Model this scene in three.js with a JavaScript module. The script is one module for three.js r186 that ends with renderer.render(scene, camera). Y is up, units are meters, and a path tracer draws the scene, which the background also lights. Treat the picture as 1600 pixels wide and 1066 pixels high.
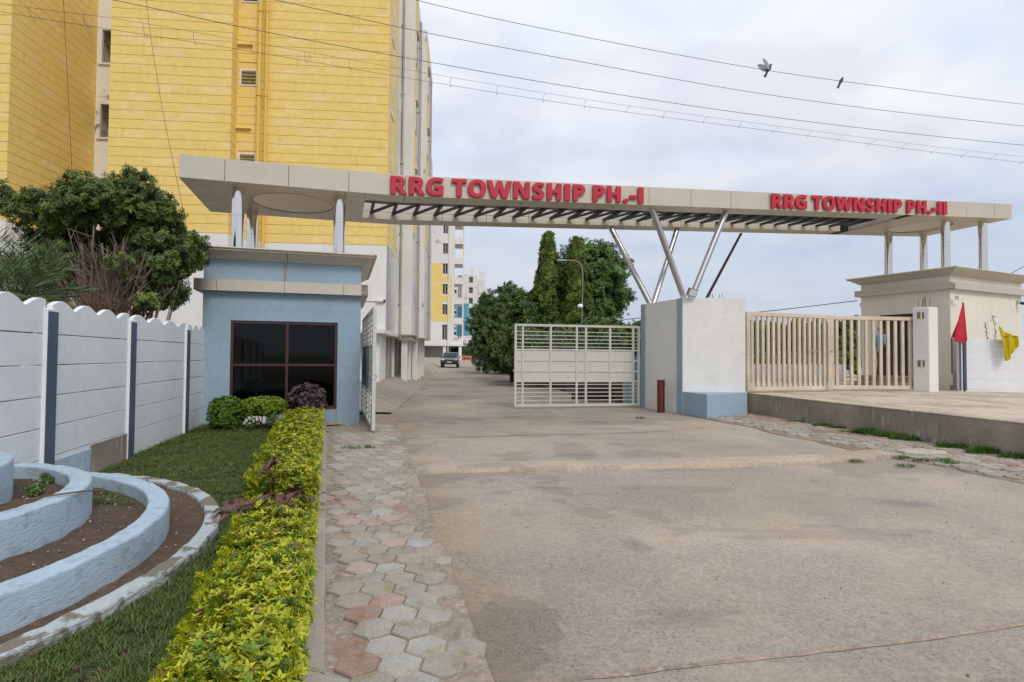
import * as THREE from 'three';
import { mergeGeometries, toCreasedNormals } from 'three/addons/utils/BufferGeometryUtils.js';
import { RoundedBoxGeometry } from 'three/addons/geometries/RoundedBoxGeometry.js';
import { FontLoader } from 'three/addons/loaders/FontLoader.js';
import { MarchingCubes } from 'three/addons/objects/MarchingCubes.js';

// ---------------------------------------------------------------- camera, sky, sun, exposure
const scene = new THREE.Scene();
const W = 1600, H = 1066, F = 893, EYE = 1.55;
const R = a => a * Math.PI / 180;
const camera = new THREE.PerspectiveCamera(2 * Math.atan(H / 2 / F) * 180 / Math.PI, W / H, 0.05, 900);
camera.position.set(0, EYE, 0);
camera.rotation.order = 'YXZ';
camera.rotation.set(Math.atan(24 / F), 0, R(0.45));
camera.updateMatrixWorld(true);
const calQ = new THREE.Quaternion().setFromEuler(new THREE.Euler(Math.atan(24 / F), 0, R(0.45), 'YXZ'));   // the photograph's own viewing direction

let seed = 7;
const rnd = () => { seed |= 0; seed = seed + 0x6D2B79F5 | 0; let t = Math.imul(seed ^ seed >>> 15, 1 | seed); t = t + Math.imul(t ^ t >>> 7, 61 | t) ^ t; return ((t ^ t >>> 14) >>> 0) / 4294967296; };
const rr = (a, b) => a + (b - a) * rnd();
const clamp = (x, a = 0, b = 1) => Math.min(b, Math.max(a, x));
const mix = (a, b, t) => a + (b - a) * t;
const sstep = (a, b, x) => { const t = clamp((x - a) / (b - a)); return t * t * (3 - 2 * t); };
// lattice noise, wrapping every n cells
function hash(x, y, s) { let h = Math.imul(x, 374761393) + Math.imul(y, 668265263) + Math.imul(s, 1274126177); h = Math.imul(h ^ h >>> 13, 1274126177); return ((h ^ h >>> 16) >>> 0) / 4294967296; }
function vnoise(u, v, n, s) {
  u *= n; v *= n; const x0 = Math.floor(u), y0 = Math.floor(v); let fx = u - x0, fy = v - y0;
  fx = fx * fx * (3 - 2 * fx); fy = fy * fy * (3 - 2 * fy);
  const w = k => ((k % n) + n) % n, a = w(x0), b = w(x0 + 1), c = w(y0), d = w(y0 + 1);
  return mix(mix(hash(a, c, s), hash(b, c, s), fx), mix(hash(a, d, s), hash(b, d, s), fx), fy);
}
function fbm(u, v, n, oct, s) { let a = 0, w = 0.5, t = 0; for (let o = 0; o < oct; o++) { a += w * vnoise(u, v, n, s + o); t += w; w *= 0.55; n *= 2; } return a / t; }

// bright, broken overcast sky, the same cloud field all round
{
  const w = 1024, h = 512, d = new Float32Array(w * h * 4);
  for (let j = 0; j < h; j++) for (let i = 0; i < w; i++) {
    const u = i / w, el = (j + 0.5) / h * Math.PI - Math.PI / 2, e = Math.max(el, 0);
    const az = u * Math.PI * 2, k = 1 / (Math.sin(e) + 0.16);
    const cx = Math.cos(az) * k * Math.cos(e), cz = Math.sin(az) * k * Math.cos(e);
    const q = fbm(cx * 0.075 + 9.3, cz * 0.10 + 4.1, 16, 6, 11), q2 = fbm(cx * 0.17 + 3.3, cz * 0.21 + 7.7, 16, 6, 31);
    const c = sstep(0.34, 0.66, q * 0.65 + q2 * 0.35), up = sstep(0, 0.75, e);
    // thin blue gaps, white tops, grey bellies
    let r = mix(0.58, 0.80, c), g = mix(0.665, 0.815, c), b = mix(0.81, 0.845, c);
    const belly = sstep(0.46, 0.68, q2) * 0.12; r -= belly; g -= belly * 0.9; b -= belly * 0.6;
    const hz = 1 - sstep(0.0, 0.42, e);                      // thicker, duller air near the horizon
    r = mix(r, 0.52, hz * 0.7); g = mix(g, 0.58, hz * 0.7); b = mix(b, 0.685, hz * 0.7);
    const gain = 0.96 + 0.20 * up;
    let o = (j * w + i) * 4;
    if (el < 0) { r = 0.30; g = 0.30; b = 0.29; }
    d[o] = r * gain; d[o + 1] = g * gain; d[o + 2] = b * gain; d[o + 3] = 1;
  }
  const t = new THREE.DataTexture(d, w, h, THREE.RGBAFormat, THREE.FloatType);
  t.mapping = THREE.EquirectangularReflectionMapping; t.magFilter = t.minFilter = THREE.LinearFilter; t.wrapS = THREE.RepeatWrapping; t.needsUpdate = true;
  scene.background = t; scene.environment = t; scene.environmentIntensity = 1;
}
const sun = new THREE.DirectionalLight(0xfff3e2, 1.5);
sun.position.set(15, 32, 14); sun.target.position.set(0, 0, -15);
sun.castShadow = true; sun.shadow.radius = 34; sun.shadow.mapSize.set(2048, 2048);
Object.assign(sun.shadow.camera, { left: -50, right: 50, top: 50, bottom: -50, near: 1, far: 160 });
scene.add(sun, sun.target);
const renderer = new THREE.WebGLRenderer({ antialias: true });
renderer.setSize(1024, 682); renderer.toneMapping = THREE.LinearToneMapping; renderer.toneMappingExposure = 1.09;
renderer.shadowMap.enabled = true; renderer.shadowMap.type = THREE.PCFSoftShadowMap;

// ---------------------------------------------------------------- helpers
// a pixel of the photograph gives a direction; the distance comes from the surface it meets
function dir(px, py) { return new THREE.Vector3((px - W / 2) / F, (H / 2 - py) / F, -1).applyQuaternion(calQ); }
function G(px, py, h = 0) { const d = dir(px, py), t = (h - EYE) / d.y; return new THREE.Vector3(d.x * t, h, d.z * t); }
function D(px, py, depth) { const d = dir(px, py), t = -depth / d.z; return new THREE.Vector3(d.x * t, EYE + d.y * t, d.z * t); }

const taken = {};
function numbered(n) { const k = taken[n] = (taken[n] ?? -1) + 1; return k ? `${n}_${String(k).padStart(3, '0')}` : n; }
function tag(o, label, category, group) { o.userData.label = label; o.userData.category = category; if (group) o.userData.group = group; return o; }
function thing(name, label, category, pos = [0, 0, 0], ry = 0, group) {
  const o = new THREE.Group(); o.name = numbered(name); o.position.set(...pos); o.rotation.y = ry; scene.add(o);
  return tag(o, label, category, group);
}
function structure(o) { o.userData.kind = 'structure'; return o; }
function stuff(o) { o.userData.kind = 'stuff'; return o; }
function mesh(name, geo, mat, parent = scene) {
  if (Array.isArray(geo)) geo = merge(geo);
  const m = new THREE.Mesh(geo, mat); m.name = parent === scene ? numbered(name) : name; m.castShadow = m.receiveShadow = true; parent.add(m); return m;
}
function merge(list) {
  const g = mergeGeometries(list.map(q => { q = q.index ? q.toNonIndexed() : q; for (const k of Object.keys(q.attributes)) if (!['position', 'normal', 'uv'].includes(k)) q.deleteAttribute(k); if (!q.attributes.uv) q.setAttribute('uv', new THREE.BufferAttribute(new Float32Array(q.attributes.position.count * 2), 2)); return q; }));
  return g;
}
// uv in metres, each face laid on the plane it lies nearest to
function muv(geo, ox = 0, oy = 0) {
  const g = geo.index ? geo.toNonIndexed() : geo, p = g.attributes.position, uv = new Float32Array(p.count * 2);
  const a = new THREE.Vector3(), b = new THREE.Vector3(), c = new THREE.Vector3(), n = new THREE.Vector3();
  for (let i = 0; i < p.count; i += 3) {
    a.fromBufferAttribute(p, i); b.fromBufferAttribute(p, i + 1); c.fromBufferAttribute(p, i + 2);
    n.crossVectors(b.clone().sub(a), c.clone().sub(a));
    const x = Math.abs(n.x), y = Math.abs(n.y), z = Math.abs(n.z);
    [a, b, c].forEach((v, k) => {
      const o = (i + k) * 2;
      if (y >= x && y >= z) { uv[o] = v.x; uv[o + 1] = v.z; } else if (x >= z) { uv[o] = v.z; uv[o + 1] = v.y; } else { uv[o] = v.x; uv[o + 1] = v.y; }
      uv[o] += ox; uv[o + 1] += oy;
    });
  }
  g.setAttribute('uv', new THREE.BufferAttribute(uv, 2)); return g;
}
const box = (x0, x1, y0, y1, z0, z1) => { const g = new THREE.BoxGeometry(x1 - x0, y1 - y0, Math.abs(z1 - z0)); g.translate((x0 + x1) / 2, (y0 + y1) / 2, (z0 + z1) / 2); return muv(g); };
const rbox = (x0, x1, y0, y1, z0, z1, r = 0.01) => { const g = new RoundedBoxGeometry(x1 - x0, y1 - y0, Math.abs(z1 - z0), 1, Math.min(r, (x1 - x0) / 2.01, (y1 - y0) / 2.01, Math.abs(z1 - z0) / 2.01)); g.translate((x0 + x1) / 2, (y0 + y1) / 2, (z0 + z1) / 2); return muv(g); };
// bar of square section between two points
function bar(a, b, w, h = w) {
  a = a.isVector3 ? a : new THREE.Vector3(...a); b = b.isVector3 ? b : new THREE.Vector3(...b);
  const d = b.clone().sub(a), g = new THREE.BoxGeometry(w, h, d.length());
  const m = new THREE.Matrix4().lookAt(b, a, Math.abs(d.clone().normalize().y) > 0.95 ? new THREE.Vector3(1, 0, 0) : new THREE.Vector3(0, 1, 0));
  m.setPosition(a.clone().add(b).multiplyScalar(0.5)); g.applyMatrix4(m); return muv(g);
}
function rod(a, b, r0, r1 = r0, seg = 8) {
  a = a.isVector3 ? a : new THREE.Vector3(...a); b = b.isVector3 ? b : new THREE.Vector3(...b);
  const d = b.clone().sub(a), g = new THREE.CylinderGeometry(r1, r0, d.length(), seg);
  g.applyMatrix4(new THREE.Matrix4().makeRotationFromQuaternion(new THREE.Quaternion().setFromUnitVectors(new THREE.Vector3(0, 1, 0), d.clone().normalize())).setPosition(a.clone().add(b).multiplyScalar(0.5)));
  return g;
}
function tube(pts, r, seg = 24, rs = 5) { return new THREE.TubeGeometry(new THREE.CatmullRomCurve3(pts.map(p => p.isVector3 ? p : new THREE.Vector3(...p))), seg, r, rs); }
// upright prism over a plan outline [x, z]
function prism(pts, y0, y1, bevel = 0) {
  const s = new THREE.Shape(pts.map(([x, z]) => new THREE.Vector2(x, -z)));
  const g = new THREE.ExtrudeGeometry(s, { depth: y1 - y0 - 2 * bevel, bevelEnabled: bevel > 0, bevelSize: bevel, bevelThickness: bevel, bevelOffset: -bevel, bevelSegments: 1, steps: 1 });
  g.rotateX(-Math.PI / 2); g.translate(0, y0 + bevel, 0); return muv(g);
}
// block whose top and bottom may slope along x: bottom(x), top(x)
function slab(x0, x1, z0, z1, bot, top) {
  const P = [[x0, bot(x0), z0], [x1, bot(x1), z0], [x1, top(x1), z0], [x0, top(x0), z0], [x0, bot(x0), z1], [x1, bot(x1), z1], [x1, top(x1), z1], [x0, top(x0), z1]];
  const Q = [[0, 1, 2, 3], [5, 4, 7, 6], [4, 0, 3, 7], [1, 5, 6, 2], [3, 2, 6, 7], [4, 5, 1, 0]], v = [];
  for (const [a, b, c, d] of Q) for (const k of [a, b, c, a, c, d]) v.push(...P[k]);
  const g = new THREE.BufferGeometry(); g.setAttribute('position', new THREE.Float32BufferAttribute(v, 3)); g.computeVertexNormals(); return muv(g);
}
function polyGeo(v, idx) { const g = new THREE.BufferGeometry(); g.setAttribute('position', new THREE.Float32BufferAttribute(v, 3)); g.setIndex(idx); g.computeVertexNormals(); return g; }

// ---------------------------------------------------------------- materials
function tex(size, metres, fn, srgb = true) {
  const d = new Uint8Array(size * size * 4);
  for (let j = 0; j < size; j++) for (let i = 0; i < size; i++) {
    const c = fn(i / size, j / size), o = (j * size + i) * 4;
    for (let k = 0; k < 3; k++) d[o + k] = clamp((Array.isArray(c) ? c[k] : c) * 255, 0, 255); d[o + 3] = 255;
  }
  const t = new THREE.DataTexture(d, size, size); t.wrapS = t.wrapT = THREE.RepeatWrapping; t.magFilter = THREE.LinearFilter; t.minFilter = THREE.LinearMipmapLinearFilter; t.generateMipmaps = true;
  if (srgb) t.colorSpace = THREE.SRGBColorSpace; t.repeat.set(1 / metres, 1 / metres); t.needsUpdate = true; return t;
}
const lin = (r, g, b) => new THREE.Color().setRGB(r, g, b);
const hex = h => new THREE.Color(h);
const T = {};
T.mottle = tex(512, 3.1, (u, v) => { const a = fbm(u, v, 5, 6, 3), b = fbm(u, v, 40, 3, 17); return 0.80 + 0.26 * (a - 0.5) + 0.10 * (b - 0.5) + 0.12; });
T.paint = tex(512, 4.3, (u, v) => { const a = fbm(u, v, 4, 6, 23), b = fbm(u, v, 64, 2, 27), s = sstep(0.58, 0.72, fbm(u, v, 7, 5, 41)); return 0.945 + 0.06 * (a - 0.5) + 0.04 * (b - 0.5) - 0.02 * s; });
// yellow paint chalked to pale patches
T.chalk = tex(512, 5.7, (u, v) => { const a = sstep(0.5, 0.72, fbm(u, v * 2, 6, 6, 51)), b = fbm(u, v, 50, 3, 57), s = sstep(0.60, 0.74, fbm(u * 2, v * 0.3, 20, 5, 61)) * sstep(0.4, 0.65, fbm(u, v, 5, 4, 63)), m = sstep(0.66, 0.70, fbm(u, v, 16, 5, 65)) * sstep(0.5, 0.6, b); const k = 0.955 + 0.07 * (b - 0.5) - 0.03 * s - 0.04 * m; return [k + 0.01 * a, k + 0.03 * a, k * (0.92 + 0.44 * a)]; });
// white render with black mould blotches and runs
T.mould = tex(1024, 7.3, (u, v) => { const a = fbm(u, v, 5, 6, 71), b = fbm(u, v, 60, 4, 77), st = fbm(u, v * 0.25, 24, 4, 79); const m = sstep(0.585, 0.70, a * 0.72 + st * 0.28) * sstep(0.46, 0.62, b); return [0.93 - 0.42 * m + 0.06 * (b - 0.5), 0.93 - 0.42 * m + 0.06 * (b - 0.5), 0.925 - 0.43 * m + 0.06 * (b - 0.5)]; });
T.wornwash = tex(512, 1.1, (u, v) => { const a = sstep(0.50, 0.60, fbm(u, v, 7, 6, 75)), b = fbm(u, v, 70, 3, 78), k = 0.95 + 0.12 * (b - 0.5); return [mix(k, 0.66, a), mix(k, 0.60, a), mix(k, 0.52, a)]; });
// planter paint with chipped spots and splashed soil
T.splash = tex(512, 1.3, (u, v) => { const a = fbm(u, v, 5, 5, 66), b = fbm(u, v, 60, 3, 67), s = sstep(0.61, 0.66, fbm(u, v, 16, 6, 68)), k = 0.95 + 0.07 * (a - 0.5) + 0.05 * (b - 0.5); return [mix(k, 0.66, s * 0.22), mix(k, 0.60, s * 0.22), mix(k, 0.52, s * 0.22)]; });
T.metal = tex(256, 1.7, (u, v) => 0.95 + 0.05 * (fbm(u, v, 6, 5, 83) - 0.5) + 0.03 * (fbm(u, v, 80, 2, 85) - 0.5));
T.rough = tex(256, 1.3, (u, v) => 0.55 + 0.5 * (fbm(u, v, 6, 5, 87) - 0.5), false);
// combed plaster relief: upright drags for the walls, wavy drags for the planters
T.comb = tex(512, 0.62, (u, v) => 0.5 + 0.9 * (fbm(u * 4, v * 0.5, 32, 4, 91) - 0.5) + 0.25 * (fbm(u, v, 128, 2, 92) - 0.5), false);
T.drag = tex(512, 0.5, (u, v) => 0.5 + 1.0 * (fbm(u + 0.07 * fbm(u, v, 6, 2, 97), v * 3 + 0.3 * fbm(u, v, 4, 3, 95), 16, 4, 93) - 0.5), false);
T.grain = tex(512, 0.45, (u, v) => fbm(u, v, 64, 4, 101), false);
// dusty, scuffed concrete with dark aggregate worn through in patches
const roadFn = (u, v) => {
  const big = fbm(u, v, 4, 5, 111), mid = fbm(u, v, 18, 5, 113), fine = fbm(u, v, 500, 2, 117), sp = fbm(u, v, 800, 2, 119);
  const worn = sstep(0.44, 0.62, mid * 0.6 + big * 0.4), dust = sstep(0.5, 0.66, fbm(u, v, 9, 6, 121));
  let k = 0.715 + 0.13 * (fine - 0.5) + 0.07 * (mid - 0.5);
  const hs = hash(Math.floor(u * 2048), Math.floor(v * 2048), 5), hs2 = hash(Math.floor(u * 1024), Math.floor(v * 1024), 6), speck = (hs > 0.9 ? 0.12 : 0) * (0.35 + 0.8 * worn) + (hs2 > 0.955 ? 0.13 : 0) * (0.15 + 0.9 * worn) + 0.05 * (sp - 0.5);
  let r = k - speck, g = k * 0.925 - speck * 0.90, b = k * 0.84 - speck * 0.76;
  r = mix(r, r * 0.93, worn); g = mix(g, g * 0.945, worn); b = mix(b, b * 0.97, worn);
  r = mix(r, 0.73 + 0.08 * (fine - 0.5), dust * 0.5); g = mix(g, 0.67 + 0.08 * (fine - 0.5), dust * 0.5); b = mix(b, 0.595 + 0.07 * (fine - 0.5), dust * 0.5);
  // oil spots and dark tracked stains with ragged outlines
  const st = sstep(0.60, 0.64, fbm(u, v, 11, 6, 125)) * 0.55 + sstep(0.66, 0.69, fbm(u * 0.5, v * 2, 10, 6, 127)) * 0.45, sd = 0.10 * st * (0.6 + 0.8 * fine);
  return [r - sd, g - sd * 0.97, b - sd * 0.85];
};
T.road = tex(2048, 11.3, roadFn);
T.roadBump = tex(1024, 3.77, (u, v) => 0.5 + 0.3 * (hash(Math.floor(u * 1024), Math.floor(v * 1024), 131) - 0.5) + 0.3 * (fbm(u, v, 200, 2, 132) - 0.5) + 0.5 * (fbm(u, v, 12, 5, 133) - 0.5), false);
T.dirt = tex(1024, 3.9, (u, v) => { const a = fbm(u, v, 6, 6, 141), f = fbm(u, v, 120, 3, 143), p = sstep(0.68, 0.80, fbm(u, v, 240, 2, 145)); const k = 0.44 + 0.14 * (a - 0.5) + 0.16 * (f - 0.5) + 0.07 * p; return [k, k * 0.87, k * 0.74]; });
T.turf = tex(1024, 2.9, (u, v) => { const a = sstep(0.4, 0.64, fbm(u, v, 6, 6, 151)), f = fbm(u, v, 120, 3, 153); const k = 0.85 + 0.6 * (f - 0.5); return [mix(0.25, 0.40, a) * k, mix(0.29, 0.35, a) * k, mix(0.14, 0.24, a) * k]; });
T.stone = tex(512, 0.9, (u, v) => { const a = fbm(u, v, 6, 6, 161), f = fbm(u, v, 90, 3, 163), s = sstep(0.58, 0.7, fbm(u, v, 10, 5, 167)); const k = 0.90 + 0.22 * (a - 0.5) + 0.18 * (f - 0.5); return [k - 0.05 * s, k - 0.08 * s, k - 0.15 * s]; });
// bare cement render with dark runs from the top
T.cement = tex(1024, 3.3, (u, v) => { const a = fbm(u, v, 5, 6, 171), f = fbm(u, v, 110, 3, 173), run = sstep(0.60, 0.72, fbm(u, v * 0.12, 60, 3, 177)) * sstep(0.4, 0.6, fbm(u, v, 6, 3, 179)), w = sstep(0.70, 0.76, fbm(u, v * 0.2, 50, 3, 183)); const k = 0.86 + 0.32 * (a - 0.5) + 0.10 * (f - 0.5) - 0.16 * run + 0.2 * w; return [k, k * 0.985, k * 0.96]; });
T.bark = tex(256, 0.5, (u, v) => 0.7 + 0.7 * (fbm(u * 3, v * 0.4, 16, 4, 191) - 0.5));
function M(color, o = {}) {
  const { map, bump, bs = 0.003, rough = 0.85, metal = 0, ...rest } = o;
  const m = new THREE.MeshPhysicalMaterial({ color, roughness: rough, metalness: metal, ...rest });
  if (map) m.map = map; if (bump) { m.bumpMap = bump; m.bumpScale = bs; } return m;
}
const mBlue = M(hex('#a6c0d3'), { map: T.paint, bump: T.comb, bs: 0.014, rough: 0.8 });
const mBluePl = M(hex('#b4c9d9'), { map: T.splash, bump: T.drag, bs: 0.004, rough: 0.8 });
const mBlueWorn = M(hex('#bcc6cb'), { map: T.wornwash, bump: T.drag, bs: 0.01, rough: 0.85 });
const mWhiteWall = M(hex('#f3f2ee'), { map: T.paint, bump: T.comb, bs: 0.008, rough: 0.85 });
const mFence = M(hex('#eef0f4'), { map: T.paint, bump: T.grain, bs: 0.0015, rough: 0.7 });
const mSlate = M(hex('#59667c'), { map: T.mottle, rough: 0.75 });
const mCream = M(hex('#efe9da'), { map: T.paint, bump: T.comb, bs: 0.003, rough: 0.85 });
const mPanel = M(hex('#cfc7b8'), { map: T.metal, roughnessMap: T.rough, rough: 0.8, metal: 0.12 });
const mBowl = M(hex('#fcf9f2'), { map: T.metal, rough: 0.6 });
const mGap = M(lin(0.02, 0.02, 0.022), { rough: 0.9 });
const mSteel = M(lin(0.86, 0.83, 0.78), { map: T.metal, rough: 0.1, metal: 1 });
const mSteelDull = M(lin(0.62, 0.61, 0.60), { map: T.metal, rough: 0.3, metal: 1 });
const mTruss = M(hex('#33363d'), { map: T.mottle, rough: 0.6 });
const mRed = M(hex('#c4203a'), { map: T.metal, rough: 0.45 });
const mGate = M(hex('#d2d1c9'), { map: T.paint, rough: 0.55 });
const mGateTan = M(hex('#dccdb8'), { map: T.mottle, rough: 0.55 });
const mYellow = M(hex('#fbdb8e'), { map: T.chalk, bump: T.grain, bs: 0.002, rough: 0.9 });
const mPeach = M(hex('#f2dcae'), { map: T.chalk, bump: T.grain, bs: 0.002, rough: 0.9 });
const mBWhite = M(hex('#f2f1ee'), { map: T.paint, bump: T.grain, bs: 0.002, rough: 0.9 });
const mMould = M(hex('#f1f0ed'), { map: T.mould, bump: T.grain, bs: 0.002, rough: 0.9 });
const mBBlue = M(hex('#6aa6cc'), { map: T.chalk, rough: 0.9 });
const mGlass = M(lin(0.05, 0.06, 0.065), { rough: 0.06, specularIntensity: 1 });
const mTint = M(lin(0.36, 0.40, 0.36), { rough: 0.03, transmission: 1, thickness: 0, ior: 1.5, specularIntensity: 0.5 });
const mBrown = M(hex('#4a2a26'), { map: T.metal, rough: 0.5 });
const mDark = M(lin(0.03, 0.03, 0.032), { rough: 0.8 });
const mRoad = M(lin(0.84, 0.855, 0.83), { map: T.road, bump: T.roadBump, bs: 0.006, rough: 0.95, vertexColors: true });
const mConc = M(hex('#cfc2b0'), { map: T.stone, bump: T.roadBump, bs: 0.008, rough: 0.95 });
const mDirt = M(lin(0.9, 0.9, 0.9), { map: T.dirt, bump: T.roadBump, bs: 0.02, rough: 1 });
const mPathDirt = M(lin(1.8, 2.0, 2.2), { map: T.dirt, bump: T.roadBump, bs: 0.012, rough: 1 });
const mSoil = M(lin(0.62, 0.56, 0.52), { map: T.dirt, bump: T.roadBump, bs: 0.03, rough: 1 });
const mTurf = M(lin(0.9, 0.9, 0.9), { map: T.turf, bump: T.roadBump, bs: 0.02, rough: 1 });
const mCement = M(hex('#aca498'), { map: T.cement, bump: T.grain, bs: 0.003, rough: 0.95 });
const mPlatform = M(hex('#dccfbd'), { map: T.cement, bump: T.roadBump, bs: 0.005, rough: 0.95 });
const mKerb = M(hex('#b3aa9e'), { map: T.mould, bump: T.roadBump, bs: 0.012, rough: 0.95 });
const mBark = M(hex('#b3a092'), { map: T.bark, rough: 0.95 });
const mBarkDk = M(hex('#5f5246'), { map: T.bark, rough: 0.95 });
const mWire = M(lin(0.035, 0.035, 0.04), { rough: 0.7 });
const mRust = M(hex('#74322d'), { map: T.mottle, rough: 0.7 });
const mRebar = M(hex('#4e4038'), { rough: 0.9 });
// ---------------------------------------------------------------- ground, road, pavements
const gh = Z => Z > 25 ? (Z - 25) * 0.012 : 0;              // the land climbs gently beyond the gate
const kerbX = Z => -0.868 - 0.324 * (Z - 2.72);              // outer edge of the garden kerb
const edgeX = Z => Z < 15 ? -0.167 - 0.245 * (Z - 2.72) : -3.175 - 0.092 * (Z - 15);   // left edge of the road
const fenceX = Z => -5.5 - 0.257 * (Z - 8.19);               // line of the panel wall
function sheet(x0, x1, n, z0, z1, m, y, colour) {            // grid between x0(Z) and x1(Z), Z from z0 to z1
  const v = [], c = [], idx = [];
  for (let j = 0; j <= m; j++) { const Z = z0 + (z1 - z0) * Math.pow(j / m, 1.6), a = x0(Z), b = x1(Z); for (let i = 0; i <= n; i++) { const x = mix(a, b, i / n); v.push(x, y(x, Z), -Z); const k = colour ? colour(x, Z) : [1, 1, 1]; c.push(...k); } }
  for (let j = 0; j < m; j++) for (let i = 0; i < n; i++) { const a = j * (n + 1) + i, b = a + n + 1; idx.push(a, a + 1, b, a + 1, b + 1, b); }
  const g = new THREE.BufferGeometry(); g.setAttribute('position', new THREE.Float32BufferAttribute(v, 3)); g.setAttribute('color', new THREE.Float32BufferAttribute(c, 3)); g.setIndex(idx); g.computeVertexNormals();
  const uv = []; for (let i = 0; i < v.length; i += 3) uv.push(v[i], v[i + 2]); g.setAttribute('uv', new THREE.Float32BufferAttribute(uv, 2)); return g;
}
structure(mesh('ground', sheet(() => -420, () => 420, 60, -30, 800, 60, (x, Z) => gh(Math.min(Z, 260)) - 0.06), mDirt));
const wear = (x, Z) => {                                      // dust drifts and worn lanes of the concrete
  const a = fbm(x / 64 + 0.5, Z / 64, 20, 5, 201), b = fbm(x / 64, Z / 64 + 0.3, 48, 4, 207), k = 0.97 + 0.50 * (a - 0.5) + 0.36 * (b - 0.5);
  const dust = sstep(0.62, 0.0, x - edgeX(Z) - 0.5 * (fbm(x / 16, Z / 16, 24, 4, 211) - 0.3)) * (Z < 14 ? 1 : 0.3);   // soil washed over the left edge
  return [k * mix(1, 0.93, dust), k * mix(1, 0.88, dust), k * mix(1, 0.79, dust)];
};
const roadY = (x, Z) => gh(Z) + 0.012 * (fbm(x / 32 + 0.5, Z / 32, 24, 4, 221) - 0.5);
structure(mesh('road', sheet(edgeX, Z => Z < 15 ? 16 : mix(16, -3.175 - 0.092 * (Z - 15) + 6.4, sstep(15, 24, Z)), 150, -4, 190, 330, roadY, wear), mRoad));
// shallow joints and cracks filled with dirt, laid as thin uneven strips
function strip(name, pts, w, y, mat) {
  const v = [], idx = [], c = new THREE.CatmullRomCurve3(pts), n = 60;
  for (let i = 0; i <= n; i++) { const p = c.getPoint(i / n), t = c.getTangent(i / n), s = w * (0.35 + 1.3 * fbm(i / n, 0.3, 16, 3, 231 + pts.length)); const nx = -t.z, nz = t.x; v.push(p.x + nx * s, y, p.z + nz * s, p.x - nx * s * rr(0.6, 1), y, p.z - nz * s * rr(0.6, 1)); if (i) { const a = i * 2; idx.push(a - 2, a, a - 1, a - 1, a, a + 1); } }
  return mesh(name, muv(polyGeo(v, idx)), mat);
}
const mJoint = M(lin(1.85, 2.0, 2.15), { map: T.dirt, bump: T.grain, bs: 0.004, rough: 1, side: THREE.DoubleSide });
structure(strip('road_joint', [G(800, 1075), G(1000, 1050), G(1250, 1022), G(1450, 998), G(1700, 960)], 0.022, 0.005, mJoint));
structure(strip('road_joint', [G(612, 686), G(800, 681), G(1000, 676), G(1110, 668)], 0.03, 0.004, mJoint));

// speed hump of worn pale concrete
{
  const a = G(648, 741), b = G(1225, 728), c = G(1412, 716), pts = [a, b, c], n = 90, v = [], idx = [];
  const cur = new THREE.CatmullRomCurve3(pts), prof = [[0, -0.015], [0.012, 0.060], [0.08, 0.078], [0.24, 0.088], [0.42, 0.070], [0.60, 0.03], [0.75, -0.02]], m = prof.length;
  for (let i = 0; i <= n; i++) {
    const t = i / n, p = cur.getPoint(t), tg = cur.getTangent(t), nx = tg.z, nz = -tg.x, e = Math.min(1, Math.min(t, 1 - t) * 26), en = Math.sqrt(Math.max(0.02, 1 - (1 - e) * (1 - e)));
    prof.forEach(([d, h], k) => { const dd = (d - 0.3) * (0.55 + 0.45 * en) + 0.3 + (k < 3 ? 0.11 * (fbm(t * 3, 0.2, 30, 5, 241) - 0.5) : 0), hh = (h + 0.015) * en - 0.015 + (k ? 0.012 * (fbm(t, d, 60, 3, 243) - 0.5) * en : 0); v.push(p.x - nx * dd * -1, hh, p.z + nz * dd); });
    if (i) for (let k = 0; k < m - 1; k++) { const q = i * m + k; idx.push(q - m, q, q - m + 1, q - m + 1, q, q + 1); }
  }
  const g = polyGeo(v, idx); const mm = M(lin(1.02, 1.0, 0.94), { map: T.road, bump: T.roadBump, bs: 0.012, rough: 0.95, side: THREE.DoubleSide });
  tag(mesh('speed_hump', muv(g), mm), 'worn pale concrete speed hump across the entrance road', 'speed hump');
  const s1 = G(1398, 716), st = [];
  for (let k = 0; k < 14; k++) { const t = k / 14 * Math.PI * 2; st.push([0.36 * Math.cos(t) * (1 + 0.12 * rr(-1, 1)), 0.24 * Math.sin(t) * (1 + 0.12 * rr(-1, 1))]); }
  const o = mesh('stone_slab', prism(st, 0, 0.07, 0.015), mConc); o.position.copy(G(1440, 711)).setY(0.0); tag(o, 'loose rounded concrete slab in the grass past the end of the hump', 'slab');
}

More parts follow.
